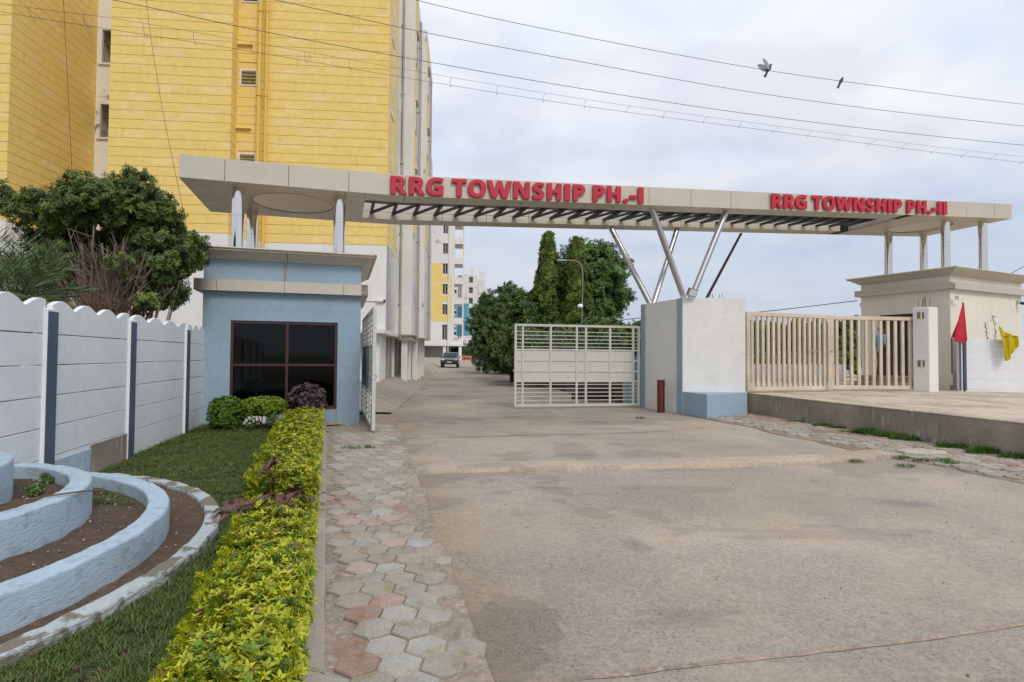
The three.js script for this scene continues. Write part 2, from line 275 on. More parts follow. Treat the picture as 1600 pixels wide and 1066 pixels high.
// hexagonal pavers
const PW = 0.212;
function hexGeo() { const r = PW / 2 / Math.cos(Math.PI / 6) - 0.006, h = 0.05, g = new THREE.LatheGeometry([[0.0001, h], [r - 0.006, h], [r, h - 0.007], [r, 0]].map(p => new THREE.Vector2(...p)), 6).toNonIndexed(); g.computeVertexNormals(); return g; }
const hexes = [0, 1, 2].map(() => muv(hexGeo(), rr(0, 5), rr(0, 5)));
const paverM = [hex('#b2ada1'), hex('#aaa498'), hex('#b6b3a9'), hex('#aea494')].map(c => M(c, { map: T.stone, bump: T.grain, bs: 0.004, rough: 0.95 }));
const paverRed = [hex('#b79f93'), hex('#b09486'), hex('#bda89b')].map(c => M(c, { map: T.stone, bump: T.grain, bs: 0.004, rough: 0.95 }));
{
  const bed = structure(mesh('footpath', sheet(Z => kerbX(Z) - 0.02, Z => edgeX(Z) + 0.1, 16, -1, 15, 80, (x, Z) => 0.007 + 0.014 * fbm(x / 8 + 0.5, Z / 8, 40, 4, 251)), mPathDirt));
  const redAt = [[552, 1030], [558, 975], [570, 896], [592, 945], [543, 813], [560, 822], [588, 815], [604, 823], [522, 780], [630, 799], [560, 786]].map(p => G(...p));
  let count = 0, row = 0;
  for (let Z = 1.95; Z < 12.6; Z += PW * 0.866, row++) for (let i = -26; i < 8; i++) {
    const x = (i + (row % 2) * 0.5) * PW + 0.02 * Math.sin(Z * 1.3), l = kerbX(Z), r = edgeX(Z);
    const bound = r + 0.03 - 0.2 * sstep(0.5, 0.8, fbm(0.3, Z / 16, 30, 3, 261));
    if (x < l - 0.05 || x > bound || count >= 300) continue;
    if (Z > 9 && fbm(x / 8, Z / 8, 12, 3, 263) > 0.74 - (Z - 9) * 0.06) continue;
    const red = redAt.some(p => Math.hypot(p.x - x, -p.z - Z) < 0.125) || rnd() < 0.015;
    const m = new THREE.Mesh(hexes[count % 3], red ? paverRed[count % 3] : paverM[Math.floor(rnd() * 4)]); m.name = 'paver';
    const sink = (x - l < 0.12 || bound - x < 0.1) ? rr(0.016, 0.026) : rr(0, 0.010);
    m.position.set(x, -0.016 - sink, -Z); m.rotation.set(rr(-0.012, 0.012), Math.floor(rnd() * 6) * Math.PI / 3 + rr(-0.02, 0.02), rr(-0.012, 0.012)); m.castShadow = m.receiveShadow = true; bed.add(m); count++;
    if (count >= 300) break;
  }
}
const wallA = G(1163, 645), wallB = G(1600, 718);             // foot of the raised platform's wall
{
  const dirw = wallB.clone().sub(wallA).setY(0).normalize(), nrm = new THREE.Vector3(-dirw.z, 0, dirw.x); if (nrm.x > 0) nrm.negate();
  const v = [], idx = [], n = 60, m = 10;
  for (let i = 0; i <= n; i++) for (let j = 0; j <= m; j++) { const s = mix(-2.2, 10.5, i / n), d = mix(-0.05, 1.75 + 0.5 * fbm(0.2, i / n, 12, 3, 271), j / m), p = wallA.clone().addScaledVector(dirw, s).addScaledVector(nrm, d); v.push(p.x, 0.016 + 0.02 * fbm(p.x / 8 + 0.5, p.z / 8 + 4, 40, 4, 273) - 0.02 * (j / m), p.z); if (i && j) { const a = i * (m + 1) + j, b = a - m - 1; idx.push(b - 1, b, a - 1, a - 1, b, a); } }
  const g = polyGeo(v, idx), md = mDirt.clone(); md.side = THREE.DoubleSide; md.color = lin(1.75, 1.78, 1.85);
  const bed = structure(mesh('side_pavement', muv(g), md)); let count = 0, row = 0;
  for (let s = 0.35; s < 9.5 && count < 300; s += PW * 0.866, row++) for (let j = 0; j < 9; j++) {
    const d = 0.30 + (j + (row % 2) * 0.5) * PW, p = wallA.clone().addScaledVector(dirw, s).addScaledVector(nrm, d);
    if (d > 1.65 + 0.35 * fbm(0.7, s / 16, 24, 3, 281) || fbm(p.x / 8 + 2, p.z / 8 + 4, 12, 3, 283) > 0.66) continue;
    const band = (d > 0.55 && d < 1.0);
    const mm = new THREE.Mesh(hexes[count % 3], band && rnd() < 0.8 ? paverRed[2 - count % 2] : paverM[Math.floor(rnd() * 4)]); mm.name = 'paver';
    mm.position.set(p.x, -0.018 + rr(-0.012, 0.006), p.z); mm.rotation.set(rr(-0.02, 0.02), Math.atan2(-dirw.z, dirw.x) + Math.PI / 6 + Math.PI / 2, rr(-0.02, 0.02)); mm.castShadow = mm.receiveShadow = true; bed.add(mm); count++;
  }
}
// raised concrete platform of the second gate
const PH = 0.58;
{
  const d = wallB.clone().sub(wallA).normalize(), c = wallB.clone().addScaledVector(d, 12);
  const out = [[wallA.x - 0.12, wallA.z - 0.6], [wallA.x, wallA.z], [wallB.x, wallB.z], [c.x, c.z], [60, c.z], [60, -70], [9, -70], [6.6, -24], [6.5, -17]];
  const p = thing('platform', 'raised bare cement platform in front of the tan gate', 'platform'); structure(p); delete p.userData.category; delete p.userData.label;
  mesh('retaining_wall', prism(out, -0.1, PH - 0.03), mCement, p);
  mesh('slab', prism(out.map(([x, z], i) => i < 4 ? [x - 0.012, z] : [x, z]), PH - 0.028, PH, 0.008), mPlatform, p);
}
// paved verge that climbs from the road to the apartment block
{
  const md = M(hex('#b4a99a'), { map: T.stone, bump: T.roadBump, bs: 0.02, rough: 1 });
  structure(mesh('verge', muv(sheet(Z => -8.2 - 0.0872 * (Z - 23), Z => edgeX(Z) + 0.02, 14, 15.5, 92, 120, (x, Z) => { const w = -5.35 - 0.0872 * (Z - 23), e = edgeX(Z); return gh(Z) + mix(0.0, 0.46, sstep(0, 1, clamp((e - x) / (e - w)))) * sstep(15.5, 20, Z) + 0.015 + 0.05 * (fbm(x / 16 + 1, Z / 16, 40, 4, 291) - 0.5); })), md));
}
// garden soil under the lawn
const lawnIn = (x, Z) => x < kerbX(Z) - 0.2 && x > fenceX(Z) + 0.03 && Z < 12.4 && Z > 0.5;
structure(mesh('garden_bed', sheet(Z => fenceX(Z) - 0.3, Z => kerbX(Z) - 0.1, 40, -1, 12.9, 70, (x, Z) => 0.03 + 0.03 * fbm(x / 8 + 1, Z / 8, 30, 4, 301)), mTurf));
// kerb between hedge and footpath, crumbling whitewash on cement
{
  const k = thing('garden_kerb', 'mouldy cement kerb along the foot of the yellow hedge', 'kerb');
  let Z = 0.6; while (Z < 12.2) { const L = rr(0.9, 1.3), e = Math.min(Z + L, 12.25); const a = [kerbX(Z), -Z], b = [kerbX(e - 0.008), -(e - 0.008)], w = 0.17; mesh('kerb_stone', prism([a, b, [b[0] - w, b[1] - w * 0.3], [a[0] - w, a[1] - w * 0.3]], -0.05, 0.10 + rr(-0.006, 0.006), 0.012), mKerb, k); Z = e; }
}
// ---------------------------------------------------------------- entrance canopy on its own axis (x along, -z back)
const CA = R(16.55), CO = [-7.2, 0, -12.19], CL = 25.3, CD = 3.1;
const cw = (s, d, y = 0) => new THREE.Vector3(CO[0] + s * Math.cos(CA) - d * Math.sin(CA), y, CO[2] - s * Math.sin(CA) - d * Math.cos(CA));
const hb = s => 5.35 + Math.max(0, s - 4.6) * 0.05, FH = 0.5, ht = s => hb(s) + FH;
const canopy = thing('entrance_canopy', 'long beige panelled entrance canopy carrying red lettering on steel columns', 'canopy', CO, CA);
const SL = 3.9, SR = 20.9, BF = 0.62, BB = 2.5;
{
  // dark carcass behind the panels
  const inn = 0.02;
  const add = (x0, x1, d0, d1, l = 0.02, h = 0.02) => { for (const [p, q] of [[x0, 4.6], [4.6, x1]]) mesh('carcass', slab(p, q, -d0, -d1, s => hb(s) + l, s => ht(s) - h), mGap, canopy); };
  add(inn, CL - inn, inn, BF - inn); add(inn, CL - inn, BB + inn, CD - inn);
  const seams = [0, 0.9, 2.21, 3.52]; for (let s = 4.82; s < CL - 0.6; s += 1.31) seams.push(s); seams.push(CL);
  const g = 0.006;
  for (let i = 0; i + 1 < seams.length; i++) {
    const a = seams[i] + g, b = seams[i + 1] - g;
    mesh('fascia_panel', slab(a, b, 0, -0.018, hb, ht), mPanel, canopy);                                   // front
    mesh('fascia_panel', slab(a, b, -CD + 0.018, -CD, hb, ht), mPanel, canopy);                            // back
    if (a > SL - 0.4 && b < SR + 0.6) { mesh('fascia_panel', slab(a, b, -BB, -BB - 0.018, s => hb(s) + 0.2, ht), mPanel, canopy); mesh('fascia_panel', slab(a, b, -BB, -BB - 0.018, hb, s => hb(s) + 0.19), mPanel, canopy); mesh('fascia_panel', slab(a, b, -BF + 0.018, -BF, hb, ht), mPanel, canopy); }
    if (a >= SL - 0.45 && b < SR + 0.5) {
      mesh('soffit_panel', slab(Math.max(a, SL + g), Math.min(b, SR - g), -0.02, -BF + 0.02, s => hb(s) + 0.002, s => hb(s) + 0.016), mPanel, canopy);
      mesh('soffit_panel', slab(Math.max(a, SL + g), Math.min(b, SR - g), -BB - 0.02, -CD + 0.02, s => hb(s) + 0.002, s => hb(s) + 0.016), mPanel, canopy);
    }
    mesh('top_sheet', slab(a, b, -0.02, -BF + 0.02, s => ht(s) - 0.016, s => ht(s) - 0.004), mPanel, canopy);
  }
  for (const x of [0, CL - 0.018]) mesh('end_panel', slab(x, x + 0.018, -0.02, -CD + 0.02, hb, ht), mPanel, canopy);
  // recessed downlights
  for (let s = 5.2, i = 0; s < SR; s += 2.62, i++) for (const d of [0.3, 2.8]) { const c = new THREE.CylinderGeometry(0.05, 0.05, 0.02, 14); c.translate(s, hb(s) + 0.004, -d); mesh('downlight', c, mSteelDull, canopy); }
  // the two closed ends: boards cut round a shallow bowl
  for (const [x0, x1, cx] of [[0, SL, 2.2], [SR, CL, 23.1]]) {
    const cz = 1.55, r = 0.95, y = s => hb(s);
    const sheetOf = (shape) => { const e = new THREE.ExtrudeGeometry(shape, { depth: 0.014, bevelEnabled: false, curveSegments: 40 }); e.rotateX(Math.PI / 2); const p = e.attributes.position; for (let i = 0; i < p.count; i++) p.setY(i, p.getY(i) + hb(p.getX(i)) + 0.016); e.computeVertexNormals(); return muv(e); };
    // shape y is depth d; rotateX(+90) sends shape y to +z, so use -d
    const S = pts => { const s = new THREE.Shape(); pts.forEach(([x, d], i) => i ? s.lineTo(x, -d) : s.moveTo(x, -d)); return s; };
    const xl = cx - r - 0.30, xr = cx + r + 0.30, q = 0.005;
    mesh('soffit_panel', sheetOf(S([[x0 + 0.02, 0.02], [xl - q, 0.02], [xl - q, CD / 2 - q], [x0 + 0.02, CD / 2 - q]])), mPanel, canopy);
    mesh('soffit_panel', sheetOf(S([[x0 + 0.02, CD / 2 + q], [xl - q, CD / 2 + q], [xl - q, CD - 0.02], [x0 + 0.02, CD - 0.02]])), mPanel, canopy);
    mesh('soffit_panel', sheetOf(S([[xr + q, 0.02], [x1, 0.02], [x1, CD - 0.02], [xr + q, CD - 0.02]])), mPanel, canopy);
    for (const sg of [-1, 1]) {                                                                           // two halves round the bowl
      const pts = [[xl + q, sg < 0 ? 0.02 : CD - 0.02]]; pts.push([xr - q, pts[0][1]]); pts.push([xr - q, cz + sg * q]);
      for (let k = 0; k <= 32; k++) { const t = k / 32 * Math.PI; pts.push([cx + r * Math.cos(t), cz + sg * Math.max(q, r * Math.sin(t))]); } pts.push([xl + q, cz + sg * q]);
      mesh('soffit_panel', sheetOf(S(pts)), mPanel, canopy);
    }
    const prof = []; for (let k = 0; k <= 12; k++) { const t = k / 12 * Math.PI / 2; prof.push(new THREE.Vector2(Math.max(0.001, (r + 0.012) * Math.cos(t)), 0.012 + 0.40 * Math.sin(t))); }
    const bowl = new THREE.LatheGeometry(prof.reverse(), 48); bowl.computeVertexNormals(); bowl.translate(cx, hb(cx), -cz); const mb = mBowl.clone(); mb.side = THREE.DoubleSide; mesh('ceiling_bowl', bowl, mb, canopy);
    const rim = new THREE.TorusGeometry(r + 0.004, 0.008, 6, 60); rim.rotateX(Math.PI / 2); rim.translate(cx, hb(cx) + 0.004, -cz); mesh('bowl_rim', rim, mDark, canopy);
    mesh('roof_sheet', slab(x0 + 0.02, x1 - 0.02, -BF - 0.003, -BB + 0.003, s => ht(s) - 0.03, s => ht(s) - 0.01), mPanel, canopy);
    const ix = x0 ? x0 : x1; mesh('end_panel', slab(ix - 0.009, ix + 0.009, -BF - 0.003, -BB + 0.003, s => hb(s) + 0.02, s => ht(s) - 0.06), mPanel, canopy);
  }
  // open lattice of dark steel between the two beams
  const y = s => hb(s) + 0.16, mid = (BF + BB) / 2, n = 28, st = (SR - SL - 0.5) / n;
  for (const [p, q] of [[SL + 0.01, 4.6], [4.6, SR - 0.01]]) mesh('lattice_rail', slab(p, q, -mid + 0.03, -mid - 0.03, s => y(s) + 0.03, s => y(s) + 0.09), mTruss, canopy);
  for (let i = 0; i <= n; i++) {
    const s = SL + 0.25 + i * st;
    mesh('lattice_rafter', bar([s, y(s), -BF + 0.01], [s, y(s), -BB - 0.01], 0.075, 0.075), mTruss, canopy);
    if (i < n) { mesh('lattice_brace', bar([s, y(s), -BB + 0.02], [s + st, y(s + st) + 0.06, -mid], 0.062, 0.062), mTruss, canopy); mesh('lattice_brace', bar([s, y(s), -BF - 0.02], [s + st, y(s + st) + 0.06, -mid], 0.062, 0.062), mTruss, canopy); }
  }
  // columns and splayed struts
  const col = (s, d, y0) => { const y1 = hb(s) + 0.01, c = new THREE.CylinderGeometry(0.135, 0.135, y1 - y0, 32, 1); c.translate(s, (y0 + y1) / 2, -d); const o = mesh('column', c, mSteel, canopy); for (const f of [0.07, 0.6]) { const b = new THREE.CylinderGeometry(0.138, 0.138, 0.012, 32, 1, true); b.translate(s, y0 + (y1 - y0) * f, -d); mesh('joint_ring', b, mSteelDull, o); } };
  col(1.1, 0.5, 3.72); col(3.32, 0.5, 3.72); col(1.1, 2.6, 3.72); col(3.32, 2.6, 3.72);
  for (const s of [22.9, 24.65]) for (const d of [0.5, 2.6]) col(s, d, 4.36);
  const strut = (s0, d0, s1, d1) => { const a = new THREE.Vector3(s0, 3.18, -d0), b = new THREE.Vector3(s1, hb(s1) + 0.02, -d1); const o = mesh('strut', rod(a, b, 0.085, 0.085, 20), mSteelDull, canopy); for (const f of [0.35, 0.68]) { const p = a.clone().lerp(b, f), q = a.clone().lerp(b, f + 0.004); mesh('joint_ring', rod(p, q, 0.0875, 0.0875, 20), mSteel, o); } };
  strut(12.72, 0.36, 11.65, 0.34); strut(12.86, 0.30, 14.1, 0.34); strut(12.56, 1.95, 11.54, 2.72); strut(12.64, 1.95, 14.0, 2.72);
}
// raised red letters
{
  const font = await new FontLoader().loadAsync('fonts/droid/droid_sans_bold.typeface.json');
  const res = font.data.resolution || 1000; let cap = 0; for (const s of font.generateShapes('H', 1)) for (const p of s.getPoints()) cap = Math.max(cap, p.y);
  function letters(text, s0, s1, h, drop) {
    const barI = k => { const w = 0.27 * cap * k, h = cap * k; return [new THREE.Shape([[0.09 * cap * k, 0], [0.09 * cap * k + w, 0], [0.09 * cap * k + w, h], [0.09 * cap * k, h]].map(p => new THREE.Vector2(...p)))]; };
    const adv = c => c === 'I' ? 0.44 * cap : (font.data.glyphs[c] || font.data.glyphs['?']).ha / res; let total = 0; for (const c of text) total += c === ' ' ? 0.32 : adv(c) + 0.03;
    const k = h / cap, sx = (s1 - s0) / (total * k); let x = s0;
    for (const c of text) {
      const a = c === ' ' ? 0.32 : adv(c) + 0.03;
      if (c !== ' ') {
        const g = new THREE.ExtrudeGeometry(c === 'I' ? barI(k) : font.generateShapes(c, k), { depth: 0.05, bevelEnabled: true, bevelSize: 0.014, bevelThickness: 0.004, bevelSegments: 1, curveSegments: 6 });
        g.scale(sx, 1, 1); const y = hb(x) + drop; const p = g.attributes.position;
        for (let i = 0; i < p.count; i++) p.setY(i, p.getY(i) + (hb(x + p.getX(i)) - hb(x)));
        g.translate(x, y, 0.028); mesh('letter', muv(g), mRed, canopy);
        for (const f of [0.3, 0.7]) mesh('letter_pin', rod([x + a * k * sx * 0.3, y + h * f, -0.005], [x + a * k * sx * 0.3, y + h * f, 0.03], 0.006), mSteelDull, canopy);
      }
      x += a * k * sx;
    }
  }
  letters('RRG TOWNSHIP PH.-I', 4.42, 11.2, 0.41, 0.035);
  letters('RRG TOWNSHIP PH.-II', 15.30, 22.25, 0.395, 0.05);
}

// ---------------------------------------------------------------- blue gatehouse under the canopy's first end
function flared(parent, w, d, y0, y1, o0, o1, splits, mat) {       // outward-leaning cornice boards round a w x d plan
  const side = (ax, az, bx, bz, nx, nz, parts) => {
    for (let i = 0; i < parts.length - 1; i++) {
      const t0 = parts[i], t1 = parts[i + 1], lerp = (t, o) => { const e = t === 0 ? -o : t === 1 ? o : 0, L = Math.hypot(bx - ax, bz - az), ux = (bx - ax) / L, uz = (bz - az) / L; return [ax + ux * (L * t + e) + nx * o, az + uz * (L * t + e) + nz * o]; };
      const LL = Math.hypot(bx - ax, bz - az), qx = (bx - ax) / LL, qz = (bz - az) / LL, g0 = t0 === 0 ? 0 : 0.006, g1 = t1 === 1 ? 0 : -0.006;
      const A = lerp(t0, o0), B = lerp(t1, o0), C = lerp(t1, o1), E = lerp(t0, o1), th = 0.03;
      const v = [], P = [[A[0] + g0 * qx, y0, A[1] + g0 * qz], [B[0] + g1 * qx, y0, B[1] + g1 * qz], [C[0] + g1 * qx, y1, C[1] + g1 * qz], [E[0] + g0 * qx, y1, E[1] + g0 * qz]], I = P.map(p => [p[0] - nx * 0.05, p[1] + th, p[2] - nz * 0.05]);
      const K = [...P, ...I]; for (const q of [[0, 1, 2, 3], [5, 4, 7, 6], [3, 2, 6, 7], [4, 5, 1, 0], [4, 0, 3, 7], [1, 5, 6, 2]]) for (const k of [q[0], q[1], q[2], q[0], q[2], q[3]]) v.push(...K[k]);
      const g = new THREE.BufferGeometry(); g.setAttribute('position', new THREE.Float32BufferAttribute(v, 3)); g.computeVertexNormals(); mesh('cornice_panel', muv(g), mat, parent);
    }
  };
  side(0, 0, w, 0, 0, 1, splits); side(w, 0, w, -d, 1, 0, [0, 0.5, 1]); side(w, -d, 0, -d, 0, -1, [0, 1]); side(0, -d, 0, 0, -1, 0, [0, 0.34, 0.67, 1]);
  mesh('roof_slab', box(-o1 + 0.04, w + o1 - 0.04, y1 - 0.05, y1 - 0.004, -d - o1 + 0.04, o1 - 0.04), mPlatform, parent);
}
function belt(parent, w, d, y0, y1, o, cuts, mat) {
  const g = 0.004; for (let i = 0; i + 1 < cuts.length; i++) mesh('band_panel', box(cuts[i] + g, cuts[i + 1] - g, y0, y1, 0, o), mat, parent);
  mesh('band_panel', box(w, w + o, y0, y1, -d, o), mat, parent); mesh('band_panel', box(-o, 0, y0, y1, -d * 0.5 + 0.004, o), mat, parent); mesh('band_panel', box(-o, 0, y0, y1, -d, -d * 0.5 - 0.004), mat, parent); mesh('band_panel', box(-o, w + o, y0, y1, -d - o, -d), mat, parent);
}
{
  const o = cw(0.62, -0.45), w = 3.2, d = 3.35;
  const gh1 = thing('gatehouse', 'pale blue gatehouse with dark brown framed window', 'gatehouse', [o.x, 0, o.z], CA);
  const x0 = 0.54, x1 = 2.71, y0 = 0.36, y1 = 2.27, t = 0.18;
  const wall = mesh('wall', [box(0, x0, -0.05, 2.90, -t, 0), box(x1, w, -0.05, 2.90, -t, 0), box(x0, x1, y1, 2.90, -t, 0), box(x0, x1, -0.05, y0, -t, -0.035), box(0, t, -0.05, 2.90, -d, -t), box(w - t, w, -0.05, 2.90, -d, -t), box(t, w - t, -0.05, 2.90, -d, -d + t), box(0.003, w - 0.003, 3.11, 3.56, -d + 0.003, -0.003), box(0, w, 2.90, 3.11, -d, 0)], mBlue, gh1);
  mesh('parapet_joint', box(w / 2 - 0.03, w / 2 + 0.03, 3.12, 3.55, -0.002, 0.002), M(hex('#9a9c93'), { map: T.mould, rough: 0.95 }), gh1);
  mesh('floor', box(t, w - t, -0.03, 0.02, -d + t, -t), mCement, gh1);
  flared(gh1, w, d, 3.55, 3.76, 0.02, 0.33, [0, 0.515, 1], mPanel);
  belt(gh1, w, d, 2.88, 3.12, 0.15, [-0.15, 0.28, 1.6, 2.82, w + 0.15], mPanel);
  const win = mesh('window_frame', [box(x0, x0 + 0.055, y0, y1, -0.10, -0.02), box(x1 - 0.06, x1, y0, y1, -0.10, -0.02), box(x0 + 0.055, x1 - 0.06, y1 - 0.06, y1, -0.10, -0.02), box(x0 + 0.055, x1 - 0.06, y0, y0 + 0.06, -0.10, -0.02), box(1.635, 1.69, y0 + 0.06, y1 - 0.06, -0.10, -0.015), box(x0 + 0.055, 1.635, 1.30, 1.35, -0.10, -0.018), box(1.69, x1 - 0.06, 1.30, 1.35, -0.10, -0.018)], mBrown, gh1);
  for (const [a, b] of [[x0 + 0.055, 1.635], [1.69, x1 - 0.06]]) for (const [c, e] of [[y0 + 0.06, 1.30], [1.35, y1 - 0.06]]) mesh('pane', box(a + 0.002, b - 0.002, c + 0.002, e - 0.002, -0.062, -0.056), mTint, win);
  const gr = []; for (let x = x0 + 0.1; x < x1 - 0.05; x += 0.055) gr.push(box(x, x + 0.005, y0, y1, -0.135, -0.13)); for (let y = y0 + 0.03; y < y1; y += 0.055) gr.push(box(x0, x1, y, y + 0.005, -0.129, -0.124));
  stuff(mesh('window_mesh', gr, M(hex('#55584f'), { rough: 0.6, metal: 0.5 }), gh1));
  const f = thing('wall_cabinet', 'dark cabinet standing inside the gatehouse behind the tinted window', 'cabinet', [cw(2.95, 2.55).x, 0.02, cw(2.95, 2.55).z], CA);
  mesh('cabinet_body', rbox(-0.35, 0.35, 0, 1.95, -0.25, 0.05, 0.01), M(hex('#2d3033'), { rough: 0.5 }), f); mesh('cabinet_door', rbox(-0.32, 0.32, 0.08, 1.9, 0.051, 0.065, 0.004), M(hex('#34383a'), { rough: 0.5 }), f);
  // rubbish by the step and the white board leaning on the wall
  const b = thing('notice_board', 'plain white board leaning behind the clipped shrubs', 'board', [cw(1.46, -0.49).x, 0.02, cw(1.46, -0.49).z], CA); const pb = mesh('board_panel', rbox(-0.42, 0.42, 0, 0.36, 0, 0.025, 0.004), M(hex('#eceded'), { rough: 0.5, map: T.metal }), b); pb.rotation.x = -0.06; mesh('board_edge', rbox(-0.425, 0.425, 0.36, 0.372, -0.024, 0.002, 0.002), mGate, b);
  const pp = thing('paper_sheet', 'flattened cardboard sheet lying by the gatehouse corner', 'cardboard', [cw(3.18, -0.66).x, 0.05, cw(3.18, -0.66).z], CA + 0.2); mesh('sheet', box(-0.26, 0.26, 0, 0.012, -0.12, 0.12), M(hex('#c9bfae'), { map: T.mottle }), pp); mesh('flap', box(-0.14, 0.24, 0.013, 0.022, -0.1, 0.05), M(hex('#b09a83'), { map: T.mottle }), pp);
  const bl = thing('concrete_block', 'small cement block beside the white board', 'block', [cw(2.05, -0.58).x, 0.03, cw(2.05, -0.58).z], CA); mesh('block_body', rbox(-0.08, 0.08, 0, 0.22, -0.06, 0.06, 0.008), mCement, bl);
}
// ---------------------------------------------------------------- cream gatehouse on the platform
const GB = R(25.4), gbO = D(1486, 560, 18.5);
{
  const w = 4.45, d = 2.95, t = 0.18, y = PH;
  const g = thing('gatehouse', 'cream gatehouse with beige cornice on the raised platform', 'gatehouse', [gbO.x, y, gbO.z], GB);
  // local x runs along the face behind the panel wall; the door is in the side face (x = 0)
  const dz0 = -1.05, dz1 = -2.25, dy = 2.55;
  mesh('wall', [box(0, w, -0.02, 3.30, -t, 0), box(w - t, w, -0.02, 3.3, -d, -t), box(t, w - t, -0.02, 3.3, -d, -d + t), box(0, t, -0.02, 3.3, -0.45, -t), box(0, t, -0.02, 1.02, -0.75, -0.45), box(0, t, 2.55, 3.3, -0.75, -0.45), box(0, t, -0.02, 3.3, dz0, -0.75), box(0, t, dy, 3.3, dz1, dz0), box(0, t, -0.02, 3.3, -d, dz1), box(0.003, w - 0.003, 3.48, 3.72, -d + 0.003, -0.003), box(0, w, 3.3, 3.48, -d, 0)], mCream, g);
  mesh('plinth', box(-0.06, w, -0.02, 0.16, 0, 0.06), mCement, g); mesh('dado', box(-0.05, 0, -0.02, 0.5, dz0, 0.05), mCream, g); mesh('dado', box(0, w, 0.16, 0.5, 0, 0.045), mCream, g);
  mesh('cement_patch', box(0.0, 0.42, 0.18, 1.75, 0.046, 0.052), mCement, g);
  mesh('floor', box(t, w - t, -0.02, 0.40, -d + t, -t), mCement, g);
  mesh('door_frame', [box(0.02, 0.10, 0.40, dy, dz0 - 0.06, dz0), box(0.02, 0.10, 0.40, dy, dz1, dz1 + 0.06), box(0.02, 0.10, dy - 0.07, dy, dz1 + 0.06, dz0 - 0.06)], mBrown, g);
  const lou = mesh('window_grille', [box(0.06, 0.085, 1.02, 2.55, -0.75, -0.72), box(0.06, 0.085, 1.02, 2.55, -0.48, -0.45)], mBrown, g); for (let k = 0; k < 9; k++) mesh('grille_bar', box(0.065, 0.08, 1.1 + k * 0.16, 1.12 + k * 0.16, -0.72, -0.48), mBrown, lou);
  mesh('step', rbox(-0.85, -0.001, -0.02, 0.40, dz1 - 0.2, dz0 + 0.25, 0.01), mCement, g); mesh('step', rbox(-1.2, -0.86, -0.02, 0.2, dz1 - 0.2, dz0 + 0.25, 0.01), mCement, g);
  mesh('ceiling', box(t, w - t, 3.05, 3.15, -d + t, -t), mCream, g);
  flared(g, w, d, 3.71, 3.93, 0.02, 0.36, [0, 0.33, 0.66, 1], mPanel);
  belt(g, w, d, 3.27, 3.49, 0.15, [-0.15, 1.45, 1.62, 3.0, w + 0.15], mPanel);
}
// ---------------------------------------------------------------- white block that carries the splayed struts
{
  const g = thing('gate_block', 'tall white rendered block with blue corners under the splayed struts', 'gate block');
  const P1 = [4.69, -15.7], P2 = [6.38, -15.62], P3 = [6.9, -17.7], P4 = [4.03, -17.85];
  const y1 = 3.2;
  mesh('core', prism([P1, P2, P3, P4].map(([x, z]) => [x, z]), -0.05, y1, 0.01), mWhiteWall, g);
  // blue corner strips, standing a few millimetres proud
  const u = [P4[0] - P1[0], P4[1] - P1[1]], L = Math.hypot(...u), n = [u[1] / L, -u[0] / L], o = 0.006, at = (s, k) => [P1[0] + u[0] * s / L + n[0] * k, P1[1] + u[1] * s / L + n[1] * k];
  const sg = n[0] < 0 ? 1 : -1;
  for (const [a, b] of [[0.004, 0.28], [L - 0.26, L]]) mesh('corner_strip', prism([at(a, sg * o), at(b, sg * o), at(b, -sg * 0.02), at(a, -sg * 0.02)], -0.04, y1 - 0.002), mBlue, g);
  mesh('plinth', prism([[4.70, -15.69], [4.99, -14.62], [6.40, -15.55], [6.39, -15.70]], -0.05, 0.62, 0.006), mBlue, g);
  const top = []; for (let k = 0; k < 6; k++) top.push([5.66 + k * 0.09 + rr(-0.02, 0.02), -16.4 + rr(-0.2, 0.2)]); for (const [x, z] of top) mesh('rebar', rod([x, y1 - 0.02, z], [x + rr(-0.01, 0.01), y1 + rr(0.10, 0.22), z], 0.007), mRebar, g);
  // floodlight on the corner
  const f = thing('floodlight', 'square grey floodlight clamped on top of the white block', 'floodlight', [4.86, y1, -15.62], 0.25);
  const hd = mesh('housing', rbox(-0.14, 0.14, -0.11, 0.11, -0.05, 0.04, 0.012), M(hex('#8a8d8f'), { rough: 0.4, metal: 0.6 }), f); hd.position.set(0.03, 0.13, 0.08); hd.rotation.set(0.35, 0, -0.2);
  mesh('lens', rbox(-0.115, 0.115, -0.085, 0.085, 0.041, 0.048, 0.003), M(hex('#cfd6d4'), { rough: 0.12 }), hd); mesh('bracket', [rod([-0.05, 0, 0], [0.02, 0.1, 0.03], 0.012), rod([0.1, 0, 0], [0.04, 0.1, 0.03], 0.012)], mSteelDull, f);
  // red steel post in front of it
  const p = G(1033, 645), r = thing('barrier_post', 'short maroon channel steel post before the white block', 'post', [p.x, 0, p.z], CA);
  mesh('channel', [box(-0.075, 0.075, 0, 0.92, -0.09, -0.072), box(-0.075, -0.06, 0, 0.92, -0.072, 0.075), box(0.06, 0.075, 0, 0.92, -0.072, 0.075)], mRust, r); mesh('web', box(-0.059, 0.059, 0, 0.88, -0.071, 0.03), mRust, r); mesh('pin', rod([-0.14, 0.82, 0.03], [0.13, 0.80, 0.03], 0.014), mRebar, r);
}
